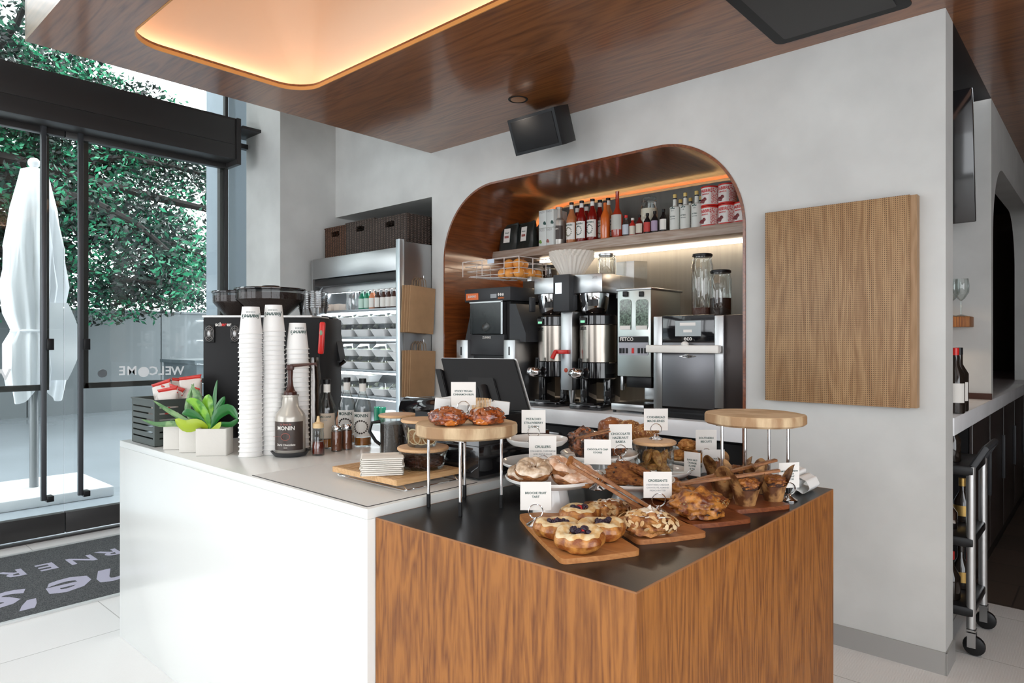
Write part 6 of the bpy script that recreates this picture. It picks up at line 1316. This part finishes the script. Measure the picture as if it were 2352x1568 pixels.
# crullers
k_cru = bake('cruller_dough', (.24, .085, .025), (.48, .22, .08), 18, .5, .4, 50); m_gl1 = mat('tan_glaze', (.40, .27, .17), .25, coat=.6, var=1, vscale=40, vcol=(.70, .56, .42)); m_gl2 = mat('pink_maple_glaze', (.62, .32, .18), .22, coat=.7, var=1, vscale=36, vcol=(.80, .57, .42))
def cruller(px, py, z, s, m, sd, tilt=(0, 0), rz=0, sc_=1):
    p = onZ(px, py, z); o = thing('cruller', s, 'pastry', (0, 0, 0), 'glazed crullers'); R_, r_ = .032, .0195
    def f(u, v, e=0, zc=-9):
        a = 2*PI*u; b = 2*PI*v; k = 1+.09*math.cos(7*a+2.5*b+sd)+.10*noise.noise(Vector((2*math.cos(a)+sd, 2*math.sin(a), b*.4))); q = R_+(r_+e)*k*math.cos(b); z_ = r_+(r_+e)*k*math.sin(b); n = noise.noise(Vector((q*math.cos(a)*30+sd, q*math.sin(a)*30, z_*30)))*.003
        return ((q+n)*math.cos(a)*1.15, (q+n)*math.sin(a), max(z_+n, .0005))
    part('dough', MB().grid(f, 72, 20, cu=True), k_cru, o, 80)
    part('glaze', MB().grid(lambda u, v: f(u, .02+.46*v+.025*math.sin(14*u*PI), .0014), 72, 12, cu=True), m, o, 80)
    put(o, (p.x, p.y, z), RZ+rz); o.rotation_euler.x, o.rotation_euler.y = tilt; o.scale = (sc_,)*3; return o
cruller(1214, 1102, 1.001, 'tan glazed cruller, lower left of the cruller plate', m_gl1, 1, (.15, 0), 0, 1.0); cruller(1225, 1090, 1.031, 'tan glazed cruller lying on top of the left one', m_gl1, 4, (.3, -.12), .6, .9)
cruller(1318, 1108, 1.001, 'pink glazed cruller, front right of the cruller plate', m_gl2, 7, (.22, .05), .3, 1.1); cruller(1290, 1088, 1.025, 'pink glazed cruller leaning on the others at the back', m_gl2, 10, (.35, .1), 1, 1.0)
# cookies
k_cok = bake('cookie', (.17, .05, .012), (.36, .14, .035), 20, .7, .9, 70); m_chip = mat('chocolate_chip', (.03, .012, .008), .4)
for i, (px, py, z, rad, tl, s) in enumerate(((1420, 1108, .9625, (.062, .05, .013), (.05, 0), 'brown cookie at the bottom left of the cookie plate'), (1455, 1110, .9625, (.055, .045, .014), (.1, .1), 'brown cookie at the bottom right of the cookie plate'), (1432, 1090, .985, (.06, .048, .014), (.35, -.2), 'large brown cookie leaning on top of the others'), (1472, 1092, .985, (.05, .042, .014), (.3, .35), 'broken edged brown cookie leaning at the right'))):
    p = onZ(px, py, z); o = thing('cookie', s, 'cookie', (0, 0, 0), 'brown cookies on the low stand'); part('cookie_body', MB().blob((0, 0, rad[2]*.9), rad, .10, 4, i*3+1, sub=4, flat=-rad[2]*.85), k_cok, o, 80); rr = random.Random(i)
    for q, nn in surf_pts(rad, 5, rr, .5): part('chocolate_chip', MB().blob(q+Vector((0, 0, rad[2]*.9)), (.005, .004, .003), .2, sub=1), m_chip, o)
    put(o, (p.x, p.y, z), RZ+.3*i); o.rotation_euler.x, o.rotation_euler.y = tl
# babka and rolls
k_bab = bake('chocolate_babka', (.035, .010, .005), (.28, .09, .03), 14, .22, .8, 30, coat=.8, p=(.45, .6)); k_bun = bake('round_bun', (.20, .05, .012), (.38, .12, .03), 10, .35, .2, 40, coat=.4); k_ses = bake('sesame_roll', (.24, .07, .015), (.46, .20, .05), 20, .5, .6, 80)
def loaf(px, py, z, rad, s, m, sd, nm='babka', rz=0, amp=.12, taper=0, top=None):
    p = onZ(px, py, z); o = thing(nm, s, 'pastry', (0, 0, 0), None)
    fn = (lambda q: Vector((q.x*(1+taper*q.z/rad[2]), q.y*(1+taper*q.z/rad[2]), q.z))) if taper else None
    part('crust', MB().blob((0, 0, rad[2]*.9), rad, amp, 3, sd, sub=4, flat=-rad[2]*.88, fn=fn), m, o, 80)
    if top: q = part('topping', flakes(rad, top[1], random.Random(sd), top[2], .1, (0, 0, rad[2]*.9)), top[0], o); q['kind'] = 'stuff'
    put(o, (p.x, p.y, z), RZ+rz); return o
loaf(1345, 1050, 1.005, (.058, .05, .052), 'dark glossy chocolate babka chunk on the left of its plate', k_bab, 3, taper=.22, top=(m_pec, 40, .007)); loaf(1405, 1047, 1.005, (.055, .045, .045), 'dark glossy chocolate babka chunk behind the babka card', k_bab, 5, taper=.15, top=(m_pec, 30, .007))
Q_ = atD(1432, 1030, 2.62); cake('cake_stand', 'white stand at the very back holding the round bun and seeded rolls', Q_.x, min(Q_.y, 2.30), 1.02, .115)
m_ses = mat('sesame_seed', (.72, .52, .26), .6)
for px, py, rad, s, m, tp_ in ((1400, 1015, (.058, .05, .040), 'smooth round brown bun rising behind the babka', k_bun, None), (1452, 1012, (.05, .045, .040), 'sesame seeded roll left of the cornbread card', k_ses, (m_ses, 160, .0022)), (1490, 1015, (.048, .045, .036), 'sesame seeded roll half hidden by the cornbread card', k_ses, (m_ses, 160, .0022))):
    x = atY(px, 1000, min(Q_.y, 2.30)-.0).x; o = loaf(px, py, 1.021, rad, s, m, px % 11, 'roll', amp=.05, top=tp_); o.location = (x, min(Q_.y, 2.30)+(.02 if px == 1400 else -.02), 1.021)
# madeleine jar
p = atD(1503, 1072, 2.33); jm = bpy.data.objects.new('madeleine_jar', None); COL.objects.link(jm); hh = JH-JZ
part('glass', MB().lathe([(0, 0), (.058, 0), (.064, .006), (.068, hh*.8), (.073, hh*.86), (.073, hh)], n=40), m_jar, jm); part('lid', MB().cyl((0, 0, hh), .075, .0115, n=40, bev=.003), m_lidb, jm); put(jm, (p.x, p.y, JZ)); tag(jm, 'wide glass jar with bamboo lid full of madeleines under the cornbread card', 'jar')
k_mad = bake('madeleine_crust', (.32, .12, .025), (.60, .32, .10), 25, .5, .3, 60)
md = None; rr = random.Random(12)
for i, (a, q, z) in enumerate([(0, .034, .018), (1.2, .034, .018), (2.5, .034, .02), (3.8, .034, .018), (5.0, .034, .02), (.6, .030, .052), (1.9, .032, .055), (3.2, .030, .052), (4.5, .030, .055), (5.6, .030, .05)]):
    L_ = (p.x+q*math.cos(a), p.y+q*math.sin(a), JZ+z)
    if md is None: md = single('madeleine', MB().blob((0, 0, 0), (.030, .016, .010), .04, 2, 1, sub=3, fn=lambda v: Vector((v.x, v.y*(1-.35*v.x/.03), v.z*(1+.12*math.sin(v.y*900))))), k_mad, 'x', 'madeleine', 'madeleines in the jar', loc=L_); c_ = md
    else: c_ = dup(md, L_)
    c_.rotation_euler = (rr.uniform(.8, 1.6), rr.uniform(-1.2, 1.2), a+rr.uniform(-.5, .5)); c_['label'] = 'golden madeleine in the glass jar, %s layer, %s' % (('lower', 'upper')[i > 4], nth(i+1 if i < 5 else i-4)+' round from the right')
g_ = atD(1556, 1085, 2.22)
single('glass_cup', MB().lathe([(0, 0), (.026, 0), (.030, .004), (.032, .035), (.034, .04)], n=28), m_jar, 'small clear glass cup lying beside the madeleine jar', 'glass', loc=(g_.x, g_.y, BTZ+.001))
k_bis = bake('biscuit_crust', (.38, .14, .025), (.66, .34, .10), 20, .55, .7, 60)
for i, (dx, dy, z, s) in enumerate(((-.045, -.035, 0, 'golden biscuit, bottom left of the back pile'), (.03, -.04, 0, 'golden biscuit, bottom front of the back pile'), (.045, .03, 0, 'golden biscuit, bottom right of the back pile'), (-.03, .035, 0, 'golden biscuit, bottom rear of the back pile'), (-.015, -.01, .04, 'golden biscuit resting on top of the back pile'))):
    o = thing('biscuit', s, 'pastry', (0, 0, 0), 'golden biscuits'); part('crumb', MB().blob((0, 0, .02), (.036, .034, .021), .16, 3, i+20, sub=4, flat=-.019), k_bis, o, 80)
    put(o, (H_.x+dx, H_.y+dy, .945+z), i); 
# muffins in tulip papers
k_muf = bake('muffin_top', (.16, .045, .012), (.42, .16, .035), 18, .5, .8, 60); m_tul = mat('brown_parchment', (.11, .036, .010), .5, bump=.25, bscale=30, var=1, vscale=26, vcol=(.44, .23, .085)); m_cake = mat('dark_muffin_crumb', (.05, .018, .01), .7)
def tulip(px, py, s, sd, rz=0, sc_=1.0, z=TZ):
    p = onZ(px, py, z); o = thing('muffin', s, 'muffin', (0, 0, 0), 'muffins in tulip papers')
    def f(u, v):
        a = 2*PI*u; pk = max(0, math.cos(2*a+.3*math.sin(sd)))**.9; h = .044+.060*pk; z_ = h*v; r = .026+.013*(z_/.06)+.012*max(0, v-.6)*pk*2.5
        fold_ = 1+.05*math.sin(8*a+sd)*v; return (r*fold_*math.cos(a), r*fold_*math.sin(a), z_)
    tb = MB().grid(f, 56, 12, cu=True); tb.grid(lambda u, v: tuple(c*k for c, k in zip(f(u, v), (.97, .97, 1))), 56, 12, cu=True); tb.lathe([(0, .0004), (.0262, .0004)], n=28)
    part('tulip_paper', tb, m_tul, o, 80); part('muffin_body', MB().lathe([(0, .001), (.0245, .002), (.035, .055), (0, .058)], n=24), m_cake, o)
    part('muffin_top', MB().blob((0, 0, .056), (.036, .036, .018), .14, 4, sd, sub=4), k_muf, o, 80); put(o, (p.x, p.y, z), RZ+rz); o.scale = (sc_,)*3; return o
tulip(1712, 1158, 'muffin in a pointed brown tulip paper, front of the red board', 2, .4, 1.08); tulip(1662, 1142, 'muffin in brown tulip paper behind the wooden tongs, left', 5, 1.1, 1.05); tulip(1776, 1148, 'muffin in dark tulip paper, right end of the red board', 8, .1, 1.05)
tulip(1738, 1130, 'muffin in brown tulip paper, middle of the second row', 11, .8, 1.0, BTZ+.001); tulip(1688, 1118, 'muffin in brown tulip paper, rear of the group', 14, .2, 1.0, BTZ+.001); tulip(1645, 1108, 'muffin in brown tulip paper under the fig and walnut card', 17, .6, 1.0, BTZ+.001)
# tongs
m_tong = wood('tongs_wood', (.32, .13, .038), (.20, .065, .018), 'x', 3, .45)
def tongs(a, b, c_, d, s, w0=.013, t=.005, joint='a'):
    o = thing('wooden_tongs', s, 'tongs', (Vector(a)+Vector(b))/2)
    for p, q in ((a, b), (c_, d)):
        p, q = Vector(p), Vector(q); u = (q-p).normalized(); sd = u.cross(Vector((0, 0, 1))).normalized(); up = sd.cross(u); m = MB()
        V = [m.bm.verts.new(x+sd*i*w0/2+up*j*t/2) for x in (p, q) for i, j in ((-1, -1), (1, -1), (1, 1), (-1, 1))]
        for f in ((0, 1, 2, 3), (7, 6, 5, 4), (0, 4, 5, 1), (1, 5, 6, 2), (2, 6, 7, 3), (3, 7, 4, 0)): m.bm.faces.new([V[i] for i in f])
        bmesh.ops.bevel(m.bm, geom=m.bm.edges[:], offset=.001, segments=1, affect='EDGES'); part('arm', m, m_tong, o)
    m_ = (Vector(b if joint == 'b' else a)+Vector(d if joint == 'b' else c_))/2; x0_ = Vector(b if joint == 'b' else a); y0_ = Vector(d if joint == 'b' else c_)
    part('joint_block', MB().rod(x0_, y0_, w0*.45, 8), m_tong, o); return o
tongs(atD(1312, 1052, 1.80), atD(1516, 1180, 1.80), atD(1307, 1066, 1.775), atD(1506, 1186, 1.79), 'long wooden tongs leaning from the cruller stand down to the croissant board', .018, .009)
tongs(atD(1560, 1112, 2.03), atD(1783, 1056, 2.10), atD(1560, 1112, 1.97), atD(1790, 1080, 2.0), 'long wooden tongs lying over the tulip muffins', .016, .008)
tongs(atD(1325, 1006, 2.18), atD(1400, 984, 2.2), atD(1340, 1004, 2.14), atD(1402, 990, 2.14), 'short wooden tongs lying across the chocolate babka', .010, .005)
# crumpled white napkin behind the right card
p = onZ(1840, 1132, BTZ); rl = thing('rolled_cloth', 'crumpled white paper rolls at the far right edge of the island', 'paper', (p.x, p.y, BTZ))
for a, b, c_ in ((0, 0, .030), (.035, .03, .026), (-.01, .045, .052)): part('roll', MB().grid(lambda u, v: (p.x+a-.03+(.026+.010*math.sin(6*u*PI+a*90)*.4)*math.cos(2*PI*u), p.y+b-.05+.10*v, BTZ+c_*.0+.029+(.02 if c_ > .05 else 0)+(.024+.004*math.sin(8*u*PI))*math.sin(2*PI*u)), 28, 6, cu=True), m_paper, rl, 80)
